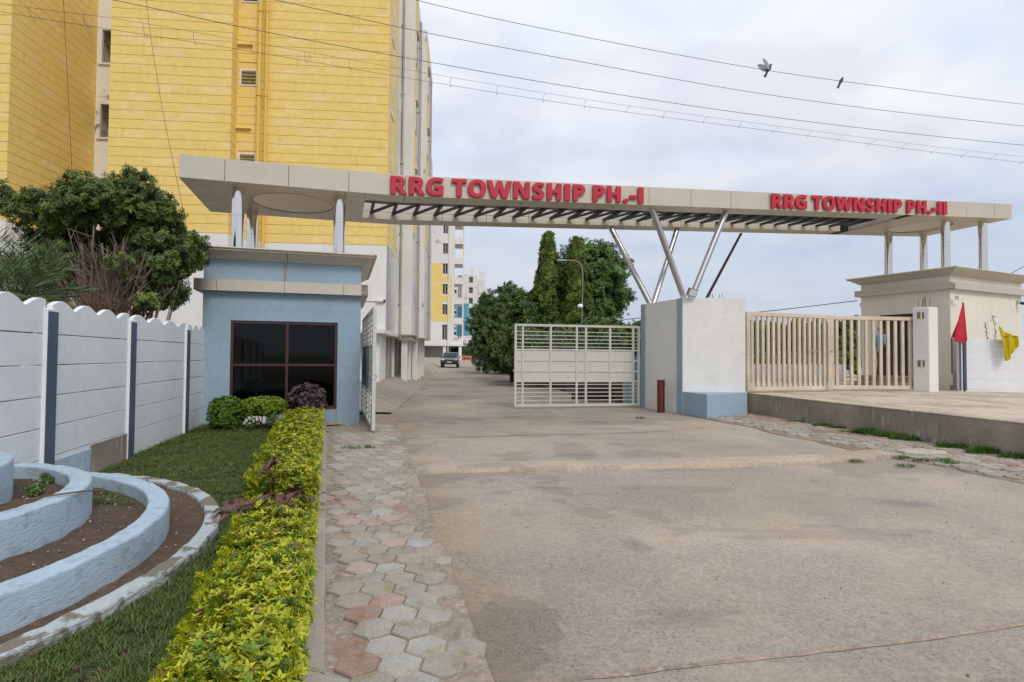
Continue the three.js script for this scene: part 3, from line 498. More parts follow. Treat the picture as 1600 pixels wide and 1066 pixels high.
// raised boom of the vehicle barrier behind the block
{
  const a = D(1102, 470, 18.6), b = D(1157, 367, 18.6);
  const g = thing('boom_barrier', 'dark maroon barrier boom raised at an angle behind the white block', 'barrier', [a.x - 0.85, PH, a.z]);
  mesh('post', rbox(-0.12, 0.12, -0.6, 1.5, -0.12, 0.12, 0.02), mRust, g);
  const o = new THREE.Vector3(a.x - 0.85, PH, a.z), p0 = new THREE.Vector3(0, 1.0, 0), p1 = b.clone().sub(o); p0.x = p1.x - (p1.y - 1.0) * (b.x - a.x) / (b.y - a.y); p0.z = 0; p1.z = 0;
  g.children[0].position.x = p0.x; mesh('boom', rod(p0, p1, 0.055, 0.04, 12), M(hex('#5b3434'), { map: T.mottle, rough: 0.7 }), g); mesh('pivot', rod([p0.x, 1.0, -0.18], [p0.x, 1.0, 0.18], 0.05), mRebar, g); mesh('boom_tip', rod(p1, p1.clone().add(new THREE.Vector3(0.04, 0.05, 0)), 0.05, 0.03, 10), mDark, g);
}
// white post at the far end of the tan gate
{
  const p = D(1447, 600, 17.3), g = thing('gate_pier', 'white rendered pier with rebar ends beside the tan gate', 'pier', [p.x, PH, p.z], R(28));
  const g0 = new RoundedBoxGeometry(0.5, 2.56, 0.46, 3, 0.03); g0.translate(0, 1.27, 0); mesh('shaft', muv(g0), mWhiteWall, g);
  for (let k = 0; k < 6; k++) { const x = -0.18 + k * 0.07; const z = rr(-0.15, 0.15); mesh('rebar', rod([x, 2.54, z], [x + rr(-0.02, 0.02), 2.54 + rr(0.22, 0.36), z + rr(-0.02, 0.02)], 0.007), mRebar, g); }
  for (const y of [0.75, 2.2]) { mesh('hinge_plate', box(-0.256, -0.251, y, y + 0.2, -0.1, 0.1), M(hex('#8f8473'), { map: T.mottle }), g); mesh('hinge_pin', rod([-0.29, y, 0.03], [-0.29, y + 0.2, 0.03], 0.025), mGateTan, g); }
}

// ---------------------------------------------------------------- steel gate leaves
function sheetGate(label, a, b, mirror) {                      // a hinge foot, b free foot
  const L = Math.hypot(b.x - a.x, b.z - a.z), H0 = 2.48, g = thing('steel_gate', label, 'gate', [a.x, 0.04, a.z], Math.atan2(-(b.z - a.z), b.x - a.x), 'grey gate leaves of the entrance road');
  const X = f => f * L, fx = [1, 0.936, 0.72, 0.514, 0.44, 0.245, 0.055, 0].map(f => f), T0 = 0.05, zb = mirror;
  mesh('frame', [rbox(X(0), X(0) + 0.07, 0.02, H0, -0.035, 0.035, 0.006), rbox(L - 0.07, L, 0.02, H0, -0.035, 0.035, 0.006), rbox(0.07, L - 0.07, H0 - 0.07, H0, -0.034, 0.034, 0.006), rbox(0.07, L - 0.07, 0.02, 0.09, -0.034, 0.034, 0.006)], mGate, g);
  for (const f of [0.936, 0.72, 0.514, 0.44, 0.245, 0.055]) mesh('upright', rbox(X(f) - 0.03, X(f) + 0.03, 0.09, H0 - 0.07, -0.028, 0.028, 0.004), mGate, g);
  const yr = f => H0 - f * H0;
  for (const f of [0.307, 0.436, 0.567, 0.69]) mesh('rail', rbox(0.07, L - 0.07, yr(f) - 0.022, yr(f) + 0.022, -0.024, 0.024, 0.004), mGate, g);
  for (const [a0, b0] of [[0.055, 0.307], [0.69, 0.955]]) for (let k = 1; k <= 5; k++) { const y = yr(mix(a0 - 0.01, b0 + 0.01, k / 6)); mesh('thin_bar', rbox(0.07, L - 0.07, y - 0.011, y + 0.011, -0.011, 0.011, 0.003), mGate, g); }
  const fs = [0.055, 0.245, 0.44, 0.514, 0.72, 0.936, 0.982]; for (let i = 0; i + 1 < fs.length; i++) for (const [p, q] of [[0.307, 0.436], [0.436, 0.567], [0.567, 0.69]]) mesh('sheet_panel', box(X(fs[i]) + 0.031, X(fs[i + 1]) - 0.031 * (i < 5 ? 1 : 0), yr(q) + 0.023, yr(p) - 0.023, -0.004, 0.004), mGate, g);
  const b0 = mesh('bolt', [rod([L * 0.83, yr(0.565), 0.045], [L * 1.01, yr(0.565), 0.045], 0.012), rod([L - 0.03, -0.02, 0.045], [L - 0.03, 0.55, 0.045], 0.011)], mSteelDull, g); mesh('padlock', rbox(L * 0.905, L * 0.925, yr(0.62), yr(0.58), 0.04, 0.07, 0.005), mSteel, b0);
  const tor = new THREE.TorusGeometry(0.05, 0.008, 6, 16); tor.rotateY(Math.PI / 2); tor.translate(L + 0.004, yr(0.56), 0); mesh('pull_ring', tor, mSteelDull, g);
  for (const y of [0.35, 1.3, 2.1]) mesh('hinge', rod([-0.015, y, 0], [-0.015, y + 0.14, 0], 0.022), mSteelDull, g);
  return g;
}
{
  const a1 = new THREE.Vector3(3.96, 0, -17.72), b1 = G(803, 639); sheetGate('light grey sheet and bar gate leaf beside the white block', a1, b1);
  const a2 = cw(3.98, 2.35), b2 = D(583, 684, 11.3); sheetGate('light grey sheet and bar gate leaf folded back along the blue gatehouse', a2, new THREE.Vector3(b2.x, 0, b2.z));
}
function picketGate(label, a, b, n, y, dbl) {
  const L = Math.hypot(b.x - a.x, b.z - a.z), g = thing('picket_gate', label, 'gate', [a.x, y, a.z], Math.atan2(-(b.z - a.z), b.x - a.x), 'tan picket gate leaves'), H0 = 2.27;
  mesh('frame', [rbox(0, 0.11, 0.06, H0, -0.05, 0.05, 0.008), rbox(L - 0.13, L, 0.06, H0, -0.05, 0.05, 0.008), rbox(0.11, L - 0.13, H0 - 0.11, H0, -0.048, 0.048, 0.008), rbox(0.11, L - 0.13, 0.06, 0.17, -0.048, 0.048, 0.008)], mGateTan, g);
  for (let k = 0; k < n; k++) { const x = mix(0.2, L - 0.24, k / (n - 1)); mesh('picket', rbox(x - 0.045, x + 0.045, 0.17, H0 - 0.11, -0.03, 0.03, 0.006), mGateTan, g); }
  for (const [cx, cy, sx, sy] of [[0.11, H0 - 0.11, 1, -1], [0.11, 0.17, 1, 1], [L - 0.13, H0 - 0.11, -1, -1], [L - 0.13, 0.17, -1, 1]]) { const s = new THREE.Shape([new THREE.Vector2(0, 0), new THREE.Vector2(0.14 * sx, 0), new THREE.Vector2(0, 0.14 * sy)]); const e = new THREE.ExtrudeGeometry(s, { depth: 0.01, bevelEnabled: false }); e.translate(cx, cy, 0.031); mesh('gusset', e, mGateTan, g); }
  if (dbl) { mesh('latch', [rbox(L - 0.06, L + 0.05, 1.18, 1.22, 0.05, 0.08, 0.004), rbox(L - 0.9, L - 0.5, 1.18, 1.21, 0.031, 0.045, 0.004)], mSteelDull, g); mesh('ground_bolt', rod([L - 0.2, 0, 0.06], [L - 0.2, 0.5, 0.06], 0.01), mSteelDull, g); }
  return g;
}
{
  const a = D(1166, 600, 15.95), b = D(1298, 600, 16.95), c = D(1432, 600, 17.5), e = D(1296, 600, 17.3);
  picketGate('tan upright bar gate leaf beside the white block', a, b, 15, PH, true);
  picketGate('tan upright bar gate leaf hinged on the rebar topped pier', c, e, 11, PH, false);
}
// ---------------------------------------------------------------- precast panel walls
function wavyPanel(L, h, n, amp, th, phase) {
  const s = new THREE.Shape(); s.moveTo(0, 0); s.lineTo(L, 0); const m = 48;
  for (let i = m; i >= 0; i--) { const t = i / m, w = Math.abs(Math.sin((t * n + phase) * Math.PI)); s.lineTo(t * L, h + amp * (Math.pow(w, 1.15) - 0.35)); }
  const g = new THREE.ExtrudeGeometry(s, { depth: th - 0.008, bevelEnabled: true, bevelSize: 0.004, bevelThickness: 0.004, bevelOffset: -0.004, bevelSegments: 1 }); g.translate(0, 0, -th / 2 + 0.004); return muv(g);
}
function panelWall(label, posts, y, topH, course, o = {}) {
  const a = posts[0], g = thing('panel_wall', label, 'wall', [a[0], y, a[1]]);
  posts.forEach(([x, z], i) => {
    const nx = posts[Math.min(i + 1, posts.length - 1)], pv = posts[Math.max(i - 1, 0)], an = Math.atan2(-(nx[1] - pv[1]), nx[0] - pv[0]), px = x - a[0], pz = z - a[1];
    const h = topH + rr(-0.02, 0.02), p = mesh('post', rbox(-0.105, 0.105, -0.1, h, -0.068, 0.068, 0.012), o.post ?? mFence, g); p.position.set(px, 0, pz); p.rotation.y = an;
    mesh('painted_stripe', rbox(-0.1, 0.107, 0.02, h - 0.03, 0.0675, 0.0705, 0.001), mSlate, p);
    if (i === posts.length - 1) return;
    const L = Math.hypot(nx[0] - x, nx[1] - z), ang = Math.atan2(-(nx[1] - z), nx[0] - x);
    for (let k = 0; k < o.n; k++) {
      const last = k === o.n - 1, y0 = o.y0 + k * course + 0.004, jig = rr(-0.006, 0.006), l = L - 0.13;
      const geo = last ? wavyPanel(l, course * 0.92, o.waves ?? 3.5, o.amp ?? 0.095, 0.055, 0.15) : (() => { const q = rbox(0, l, 0, course - 0.010, -0.03, 0.03, 0.005); return q; })();
      const m = mesh('panel', geo, mFence, g); m.position.set(px + Math.cos(ang) * 0.065, y0, pz - Math.sin(ang) * 0.065); m.rotation.set(jig, ang, rr(-0.002, 0.002), 'YXZ');
    }
    mesh('footing', rbox(0.06, L - 0.06, -0.1, o.y0 - 0.002, -0.028, 0.028, 0.004), mFence, g).position.set(px, 0, pz); g.children[g.children.length - 1].rotation.y = ang;
  });
  return g;
}
const fp = Z => [fenceX(Z), -Z];
{
  const zs = [-0.4, 1.9, 4.0, 6.06, 8.19, 10.75, 12.25], g = panelWall('white precast panel wall with scalloped top and dark grey stripes behind the planter', zs.map(fp), 0.02, 2.0, 0.33, { n: 5, y0: 0.41 });
  // bare cement infill and the blue washed foot of the wall
  const an = Math.atan2(1, -0.257), a0 = fp(-0.4), add = (z0, z1, y0, y1, mat, name, off) => { const a = fp(z0), b = fp(z1), nx = 0.968, nz = -0.249; mesh(name, prism([[a[0] - a0[0] + nx * 0.031, a[1] - a0[1] + nz * 0.031], [b[0] - a0[0] + nx * 0.031, b[1] - a0[1] + nz * 0.031], [b[0] - a0[0] + nx * (0.031 + off), b[1] - a0[1] + nz * (0.031 + off)], [a[0] - a0[0] + nx * (0.031 + off), a[1] - a0[1] + nz * (0.031 + off)]], y0, y1, 0.003), mat, g); };
  add(7.05, 8.08, 0, 0.40, mCement, 'cement_patch', 0.022); add(6.2, 7.04, 0, 0.36, mBluePl, 'blue_wash', 0.014); add(2.0, 3.9, 0, 0.42, mBluePl, 'blue_wash', 0.014); add(4.12, 5.94, 0, 0.36, mBluePl, 'blue_wash', 0.014);
}
{
  const p0 = D(1503, 600, 17.75), p1 = D(1600, 600, 17.45), dx = (p1.x - p0.x), dz = (p1.z - p0.z), L = Math.hypot(dx, dz), q = k => [p0.x + dx / L * k, p0.z + dz / L * k];
  panelWall('weathered white precast panel wall in front of the cream gatehouse', [q(0), q(2.3), q(4.6), q(6.9)], PH, 1.62, 0.31, { n: 5, y0: 0.06, waves: 1.5, amp: 0.06 });
  // flag pole and red flag
  const f0 = D(1507, 600, 17.55), fl = thing('red_flag', 'red cloth flag hanging limp on a thin pole by the panel wall', 'flag', [f0.x, PH, f0.z]);
  mesh('pole', rod([0, 0, 0], [-0.02, 2.75, 0], 0.018, 0.013, 8), M(hex('#3b3d44'), { rough: 0.5 }), fl); mesh('pole', rod([-0.07, 0, 0], [-0.07, 1.6, 0], 0.016), mFence, fl);
  const cloth = (name, fn, nu, nv, mat, par) => { const v = [], idx = []; for (let i = 0; i <= nu; i++) for (let j = 0; j <= nv; j++) { v.push(...fn(i / nu, j / nv)); if (i && j) { const a = i * (nv + 1) + j, b = a - nv - 1; idx.push(b - 1, b, a - 1, a - 1, b, a); } } const g = polyGeo(v, idx); return mesh(name, muv(g), mat, par); };
  const mF = M(hex('#c8283a'), { rough: 0.85, side: THREE.DoubleSide, map: T.mottle, sheen: 0.3 });
  cloth('cloth', (u, t) => { const ph = 0.3 + u * 3.9, rad = (0.012 + 0.145 * t) * (1 + 0.26 * Math.sin(u * 12 + t * 1.5)), low = 2.72 - t * (1.10 - 0.10 * u + 0.16 * Math.sin(u * Math.PI) + 0.04 * Math.sin(u * 7)); return [0.0 - rad * 1.15 + rad * 1.25 * Math.cos(ph) + 0.03 * t, low, 0.03 + rad * 0.8 * Math.sin(ph) + 0.012 * Math.sin(u * 21) * t]; const ht_ = 2.72 - t * 1.12 + 0.12 * u * t, w = (0.06 + 0.36 * Math.pow(t, 0.9)) * 1, a = u * Math.PI * 1.55, r = 0.02 + 0.10 * t; return [0.0 + (0.05 * t) - w * 0.92 * Math.sin(u * 1.45) - 0.02 * Math.sin(u * 9) * t, ht_ - 0.10 * u * t * (u > 0.7 ? 1 : 0.4), 0.03 + r * Math.sin(a * 2.1) * u + 0.03 * Math.sin(u * 14 + t * 3) * t]; }, 30, 24, mF, fl);
  // yellow cloth over the wall
  const y0 = D(1573, 528, 17.4), yc = thing('yellow_cloth', 'yellow cloth draped over the top of the weathered panel wall', 'cloth', [y0.x, y0.y, y0.z], -R(8));
  const mY = M(hex('#d9c312'), { rough: 0.85, side: THREE.DoubleSide, map: T.mottle, sheen: 0.3 });
  cloth('cloth', (u, t) => { const x = mix(-0.28, 0.24, u) * (1 - 0.35 * t * (1 - u)), len = mix(0.95, 0.62, u) * (0.7 + 0.35 * Math.sin(u * 3.1 + 0.4)), up = (1 - u) * (1 - u) * 0.30 * (1 - t); return [x + 0.06 * t * (1 - u), up + 0.06 - t * len * 0.86, 0.10 + 0.035 * Math.sin(u * 13 + t * 2) + 0.02 * Math.sin(u * 27) * t]; }, 34, 16, mY, yc);
  cloth('cloth_back', (u, t) => { const x = mix(-0.2, 0.22, u); return [x, 0.065 - Math.abs(t - 0.5) * 0.02, 0.12 - t * 0.26]; }, 10, 6, mY, yc);
}
// ---------------------------------------------------------------- tiered round planter against the panel wall
{
  const g = thing('tiered_planter', 'light blue plastered curved planter in rising tiers against the white wall', 'planter');
  const arcPts = (cx, cz, r) => { const p = []; for (let k = 0; k <= 240; k++) { const t = -Math.PI * 0.75 + k / 240 * Math.PI * 1.5, x = cx + r * Math.cos(t), Z = cz + r * Math.sin(t); if (x > fenceX(Z) + 0.055 && Z > -0.3) p.push([x, -Z]); } return p; };
  const ring = (cx, cz, r, th, y0, y1, mat, name, wob = 0) => {
    const o = arcPts(cx, cz, r), i = arcPts(cx, cz, r - th), n = 110, at = (p, t) => { const q = t * (p.length - 1), k = Math.min(p.length - 2, Math.floor(q)), f = q - k; return [mix(p[k][0], p[k + 1][0], f), mix(p[k][1], p[k + 1][1], f)]; };
    const v = [], idx = [], m = 8;
    for (let k = 0; k <= n; k++) { const t = k / n, a = at(o, t), b = at(i, t), w = wob * (fbm(t, 0.4, 50, 3, 311) - 0.5), w2 = wob * (fbm(t, 0.9, 60, 4, 317) - 0.5), e = 0.12, L = (f) => [mix(a[0], b[0], f), mix(a[1], b[1], f)];
      const rows = [[a, y0], [a, y1 - 0.02 + w], [L(0.04 + e * 0.3), y1 - 0.006 + w], [L(e + w2 * 2), y1 + w], [L(1 - e), y1 + w2], [L(0.97), y1 - 0.006 + w2], [b, y1 - 0.02 + w2], [b, y0]];
      rows.forEach(([p, y]) => v.push(p[0], y, p[1])); if (k) for (let q = 0; q < m - 1; q++) { const c = k * m + q; idx.push(c - m, c - m + 1, c, c, c - m + 1, c + 1); } }
    const geo = polyGeo(v, idx), md = mat.clone(); md.side = THREE.DoubleSide; mesh(name, muv(geo), md, g);
  };
  const soil = (cx, cz, r, y, rIn) => {
    const o = arcPts(cx, cz, r), n = 60, m = 8, v = [], idx = [];
    for (let k = 0; k <= n; k++) { const q = o[Math.round(k / n * (o.length - 1))]; for (let j = 0; j <= m; j++) { const f = j / m, x = mix(q[0], cx, f * rIn), z = mix(q[1], -cz, f * rIn), xc = Math.max(x, fenceX(-z) - 0.05); v.push(xc, y + 0.05 * (fbm(xc / 4 + 2, z / 4 + 2, 30, 5, 321) - 0.5) - (j === 0 ? 0.01 : 0), z); if (k && j) { const a = k * (m + 1) + j, b = a - m - 1; idx.push(b - 1, b, a - 1, a - 1, b, a); } } }
    const md = mSoil.clone(); md.side = THREE.DoubleSide; mesh('soil', muv(polyGeo(v, idx)), md, g);
  };
  ring(-5.5, 3.7, 3.25, 0.13, -0.05, 0.125, mBlueWorn, 'low_kerb', 0.03); soil(-5.5, 3.7, 3.17, 0.088, 0.4);
  ring(-5.06, 3.6, 2.52, 0.16, -0.02, 0.31, mBluePl, 'tier_wall', 0.018); soil(-5.06, 3.6, 2.42, 0.20, 0.5);
  ring(-4.95, 3.95, 1.68, 0.16, 0.10, 0.48, mBluePl, 'tier_wall', 0.016); soil(-4.95, 3.95, 1.58, 0.36, 0.6);
  ring(-4.95, 4.1, 1.06, 0.15, 0.25, 0.68, mBluePl, 'tier_wall', 0.014); soil(-4.95, 4.1, 0.97, 0.58, 1);
  const tw = thing('dry_stick', 'long thin dry stick lying across the blue planter tiers', 'stick'); const s0 = D(0, 786, 3.8), s1 = D(100, 771, 4.7), s2 = D(158, 767, 4.95);
  const gap = [G(-60, 800, 0.52), G(60, 778, 0.50), G(120, 769, 0.49), G(158, 767, 0.40)]; mesh('stem', tube(gap, 0.006, 30, 5), M(hex('#6d5340'), { rough: 0.9 }), tw); mesh('twig', tube([gap[1], gap[1].clone().add(new THREE.Vector3(0.06, 0.05, -0.06))], 0.003, 6, 4), M(hex('#6d5340'), { rough: 0.9 }), tw);
}
// ---------------------------------------------------------------- apartment blocks
function courses(par, name, mat, axis, u0, u1, y0, y1, face, outSign, step = 0.36, holes = []) {   // grooved render courses; axis 'x' faces +z, axis 'z' faces +x
  const gap = 0.018, th = 0.03;
  for (let y = y0; y < y1 - 0.05; y += step) {
    const ya = y + gap / 2, yb = Math.min(y + step, y1) - gap / 2; let segs = [[u0, u1]];
    for (const [a, b, c, d] of holes) if (ya < d && yb > c) segs = segs.flatMap(([p, q]) => a > p && b < q ? [[p, a], [b, q]] : a <= p && b < q && b > p ? [[b, q]] : b >= q && a > p && a < q ? [[p, a]] : a <= p && b >= q ? [] : [[p, q]]);
    for (const [p, q] of segs) mesh(name, axis === 'x' ? box(p, q, ya, yb, face, face + th * outSign) : box(Math.min(face, face + th * outSign), Math.max(face, face + th * outSign), ya, yb, p, q), mat, par);
  }
}
function windowIn(par, x0, x1, y0, y1, z, depth = 0.14, frame = mBWhite, mull = true) {            // faces +z
  const f = mesh('window', [box(x0, x0 + 0.06, y0, y1, z - depth, z - depth + 0.06), box(x1 - 0.06, x1, y0, y1, z - depth, z - depth + 0.06), box(x0 + 0.06, x1 - 0.06, y1 - 0.06, y1, z - depth, z - depth + 0.06), box(x0 + 0.06, x1 - 0.06, y0, y0 + 0.06, z - depth, z - depth + 0.06), ...(mull ? [box((x0 + x1) / 2 - 0.02, (x0 + x1) / 2 + 0.02, y0 + 0.06, y1 - 0.06, z - depth, z - depth + 0.05)] : [])], frame, par);
  mesh('pane', box(x0 + 0.06, x1 - 0.06, y0 + 0.06, y1 - 0.06, z - depth + 0.01, z - depth + 0.018), mGlass, f); return f;
}
// wall facing +z with rectangular openings, as one mesh
function holedWall(x0, x1, y0, y1, z, th, holes) {
  const s = new THREE.Shape([[x0, y0], [x1, y0], [x1, y1], [x0, y1]].map(p => new THREE.Vector2(...p)));
  for (const [a, b, c, d] of holes) s.holes.push(new THREE.Path([[a, c], [a, d], [b, d], [b, c]].map(p => new THREE.Vector2(...p))));
  const g = new THREE.ExtrudeGeometry(s, { depth: th, bevelEnabled: false }); g.translate(0, 0, z - th); return muv(g);
}
{
  const o = D(602, 556, 23), B = thing('apartment_block', 'tall yellow grooved apartment block with white stained stair tower behind the blue gatehouse', 'building', [o.x, 0, o.z], R(5));
  const TOP = 19.6, FL = 3.4, base = 2.59, back = -26;
  const xC = -4.9, xB0 = -10.52, xB1 = -6.02, zB = 0.4, zR = -0.18, xA = -13.5, zA = 1.2, zS = -3.66, yY = 6.0, yYB = 6.24, yYA = 6.35;
  // carcass volumes, a little inside the grooved courses
  mesh('wall', [box(xC, -0.03, base, TOP, -3.28, -0.031), box(xB1 - 0.03, xC + 0.2, base, TOP, -3.2, zR - 0.031), box(xB0 + 0.03, xB1 - 0.03, base, TOP, -3.3, zB - 0.031), box(-30, xA - 0.03, base, TOP, -7, zA - 0.031)], mYellow, B);
  mesh('lower_wall', box(xC, 0, base, yY - 0.01, -3.28, 0.0), mBWhite, B); mesh('lower_wall', box(xB0, xB1, base, yYB - 0.01, -3.1, zB), mBWhite, B); mesh('lower_wall', box(xB1, xC, base, yY + 0.1, -3, zR), mBWhite, B); mesh('lower_wall', box(-30, xA, base, yYA - 0.01, -6.9, zA), mBWhite, B);
  courses(B, 'render_course', mYellow, 'x', xC, 0, yY, TOP, -0.03, 1);
  courses(B, 'render_course', mYellow, 'x', xB0, xB1, yYB, TOP, zB - 0.03, 1);
  courses(B, 'render_course', mYellow, 'z', zR, zB - 0.03, yYB, TOP, xB1 - 0.03, 1);
  const bw = [0, 1, 2, 3, 4, 5].map(k => [-5.93, -5.24, 12.35 + (k - 1) * FL, 13.02 + (k - 1) * FL]).filter(w => w[2] > 7 && w[3] < TOP - 0.3);
  courses(B, 'render_course', mYellow, 'x', xB1 + 0.0, xC - 0.0, yY + 0.1, TOP, zR - 0.03, 1, 0.36, bw);
  for (const [a, b, c, d] of bw) { const f = windowIn(B, a, b, c, d, zR, 0.06, mBWhite, false); for (let k = 0; k < 4; k++) { const s = box(a + 0.07, b - 0.07, -0.004, 0.004, -0.06, 0.06); s.rotateX(0.7); s.translate(0, c + 0.13 + k * 0.14, zR - 0.005); mesh('louvre', s, M(hex('#5d6b68'), { rough: 0.25 }), f); } mesh('ledge', box(a - 0.08, b - 0.2, c + 1.62, c + 1.65, zR, zR + 0.12), mYellow, f); }
  courses(B, 'render_course', mYellow, 'x', -30, xA, yYA, TOP, zA - 0.03, 1);
  courses(B, 'render_course', mYellow, 'z', zS, zA - 0.03, yYA, TOP, xA - 0.03, 1);
  // waste pipes beside the bathroom windows
  for (const [x, r] of [[-5.07, 0.085], [-4.80, 0.06]]) { const p = mesh('waste_pipe', rod([x, 2.7, 0.13], [x, TOP, 0.13], r, r, 12), M(hex('#ecc866'), { map: T.chalk, rough: 0.6 }), B); for (let y = 5.0; y < TOP; y += FL) mesh('pipe_collar', rod([x, y, 0.13], [x, y + 0.16, 0.13], r * 1.3, r * 1.3, 12), M(hex('#e8c25c'), { map: T.chalk, rough: 0.6 }), p); }
  // stair tower
  const sw = []; for (let k = 0; k < 4; k++) sw.push([-13.36, -12.0, 7.85 + (k - 0) * FL, 9.47 + k * FL]);
  mesh('stair_wall', holedWall(xA, xB0 + 0.02, base, TOP, zS, 0.2, sw), mMould, B); mesh('stair_interior', [box(xA, xB0, base, TOP - 0.11, zS - 2.6, zS - 2.5), box(xB0 + 0.001, xB0 + 0.15, base, TOP - 0.11, zS - 2.6, zS - 0.201), box(xA + 0.001, xA + 0.04, base, TOP - 0.11, zS - 2.49, zS - 0.201), box(xA, xB0 + 0.15, TOP - 0.1, TOP - 0.002, zS - 2.6, zS - 0.202)], mMould, B);
  for (const [a, b, c, d] of sw) { mesh('stair_window', [box(a, a + 0.08, c, d, zS - 0.1, zS + 0.03), box(b - 0.08, b, c, d, zS - 0.1, zS + 0.03), box(a + 0.08, b - 0.08, d - 0.08, d, zS - 0.1, zS + 0.03), box(a - 0.04, b + 0.04, c - 0.07, c, zS - 0.1, zS + 0.09)], mMould, B); mesh('stair_flight', (() => { const s = box(-13.4, -10.6, -0.1, 0.1, zS - 1.6, zS - 0.4); s.rotateZ(-0.62); s.translate(2.2, c - 7.3 + 0.4 + 0.0, 0); return s; })(), M(hex('#a59f96'), { map: T.mottle }), B); mesh('stair_landing', box(xA + 0.05, xB0 - 0.05, c - 0.45, c - 0.3, zS - 2.4, zS - 0.25), mMould, B); }
  // road side: grooved return with tall openings
  const so = []; for (let k = 0; k < 7; k++) so.push([-1.75, -0.75, 7.2 + k * FL - 3.4 + 2.6, 9.0 + k * FL - 3.4 + 2.6]);
  const ho = so.filter(h => h[2] > 6 && h[3] < TOP - 0.4);
  courses(B, 'render_course', mPeach, 'z', -3.28, -0.032, yY, TOP, -0.03, 1, 0.36, ho);
  for (const [a, b, c, d] of ho) { mesh('opening_reveal', [box(-0.5, -0.0295, c, d, a, a + 0.03), box(-0.47, -0.44, c, d, a + 0.03, b), box(-0.44, -0.0295, c - 0.03, c, a + 0.03, b)], mYellow, B); }
  mesh('lower_wall', box(-0.03, 0.0, base, yY - 0.01, -3.28, -0.001), mBWhite, B);
  for (let k = 0; k < 4; k++) { const f = mesh('window', [box(-0.34, -0.28, 4.2 + k * FL, 6.6 + k * FL, -4.38, -4.3), box(-0.34, -0.28, 4.2 + k * FL, 6.6 + k * FL, -3.38, -3.3), box(-0.34, -0.28, 6.52 + k * FL, 6.6 + k * FL, -4.3, -3.38)], mBWhite, B); mesh('pane', box(-0.33, -0.31, 4.2 + k * FL, 6.5 + k * FL, -4.3, -3.38), mGlass, f); mesh('sill_wall', box(-0.36, -0.1, 3.2 + k * FL, 4.2 + k * FL, -4.4, -3.28), mMould, B); }
  mesh('wall', box(-4, -0.36, base, TOP, -19.9, -3.29), mMould, B);
  // projecting bays along the road
  const bay = (x1, z0, z1, top, bot, yel) => {
    mesh('bay_wall', box(-0.358, x1, bot, top, z1, z0), mMould, B);
    if (yel) { mesh('bay_strip', box(x1 + 0.001, x1 + 0.02, yY + 1.5, top - 0.4, z0 - yel, z0 - 0.15), mYellow, B); for (let k = 0; k < 6; k++) { const y = 9.2 + k * FL; if (y + 2 < top) { const f = mesh('window', box(x1 + 0.021, x1 + 0.05, y, y + 1.5, z0 - yel * 0.9, z0 - 0.3), mBWhite, B); mesh('pane', box(x1 + 0.051, x1 + 0.056, y + 0.06, y + 1.44, z0 - yel * 0.9 + 0.06, z0 - 0.36), mGlass, f); mesh('sunshade', box(x1 + 0.021, x1 + 0.14, y + 1.5, y + 1.55, z0 - yel * 0.95, z0 - 0.25), mMould, f); } } }
  };
  bay(0.64, -4.42, -7.78, TOP + 0.5, 2.5, 1.2); bay(1.0, -7.8, -12.9, TOP - 0.2, 2.5, 1.6); bay(0.72, -12.92, -20, 16.0, 2.7, 2.0);
  for (const [x, z, t] of [[0.75, -6.4, 19], [0.72, -7.2, 19.4], [1.1, -10.4, 18], [0.1, -4.36, 19]]) { const p = mesh('rain_pipe', rod([x, 2.4, z], [x, t, z], 0.055, 0.055, 8), M(hex('#b9b4ab'), { map: T.mottle, rough: 0.7 }), B); for (let y = 4; y < t; y += 3.4) mesh('pipe_clip', rod([x - 0.1, y, z], [x + 0.07, y, z], 0.03), mRust, p); }
  mesh('roof_mast', rod([0.7, TOP - 0.3, -11], [0.7, TOP + 1.1, -11], 0.14, 0.1, 8), mMould, B);
  // open ground floor on columns
  mesh('ceiling_slab', [box(-30, 0, base - 0.16, base - 0.002, -20, zB - 0.02), box(0.001, 0.62, 2.3, 2.49, -12.8, -4.5)], mMould, B);
  const pl = mesh('ground_slab', [box(-30, -0.25, -0.2, 0.47, -20, 0.0)], mCement, B);
  for (const z of [-0.35, -5.2, -9.4, -13.6, -17.8]) for (const x of [-0.45, -4.4, -9, -13.6]) mesh('stilt', rbox(x - 0.2, x + 0.2, 0.46, base - 0.165, z - 0.25, z + 0.25, 0.015), z < -3 ? mMould : mBWhite, B);
  mesh('undercroft_wall', box(-1.2, -1.05, 0.46, base - 0.165, -3.9, -0.8), mBWhite, B); mesh('undercroft_wall', box(-0.5, -0.38, 0.46, base - 0.165, -3.0, -0.62), mBWhite, B);
  mesh('undercroft_wall', box(-3.0, -2.85, 0.46, base - 0.165, -19.5, -5.6), mMould, B); mesh('undercroft_wall', box(-29, -1.3, 0.46, base - 0.165, -14.15, -14), mMould, B);
  for (const [z, x] of [[-4.8, 0.3], [-6.3, 0.35], [-7.9, 0.55], [-9.6, 0.6], [-11.2, 0.6], [-12.7, 0.6]]) mesh('stilt', rbox(x - 0.16, x + 0.12, 0.2, 2.49, z - 0.22, z + 0.1, 0.015), mMould, B);
  for (let k = 0; k < 3; k++) mesh('garage_partition', box(-2.8, -0.7, 0.47, 2.42, -7.2 - k * 2.4 - 0.1, -7.2 - k * 2.4), mMould, B);
  for (const z of [-3.1, -4.1, -6.2, -8.1]) mesh('down_pipe', rod([-0.28, 0.3, z], [-0.28, base - 0.2, z], 0.06, 0.06, 8), M(hex('#aaa59c'), { map: T.mottle }), B);
  mesh('ledge', box(0.02, 0.75, 2.49, 2.56, -8.5, -4.3), mCement, B);
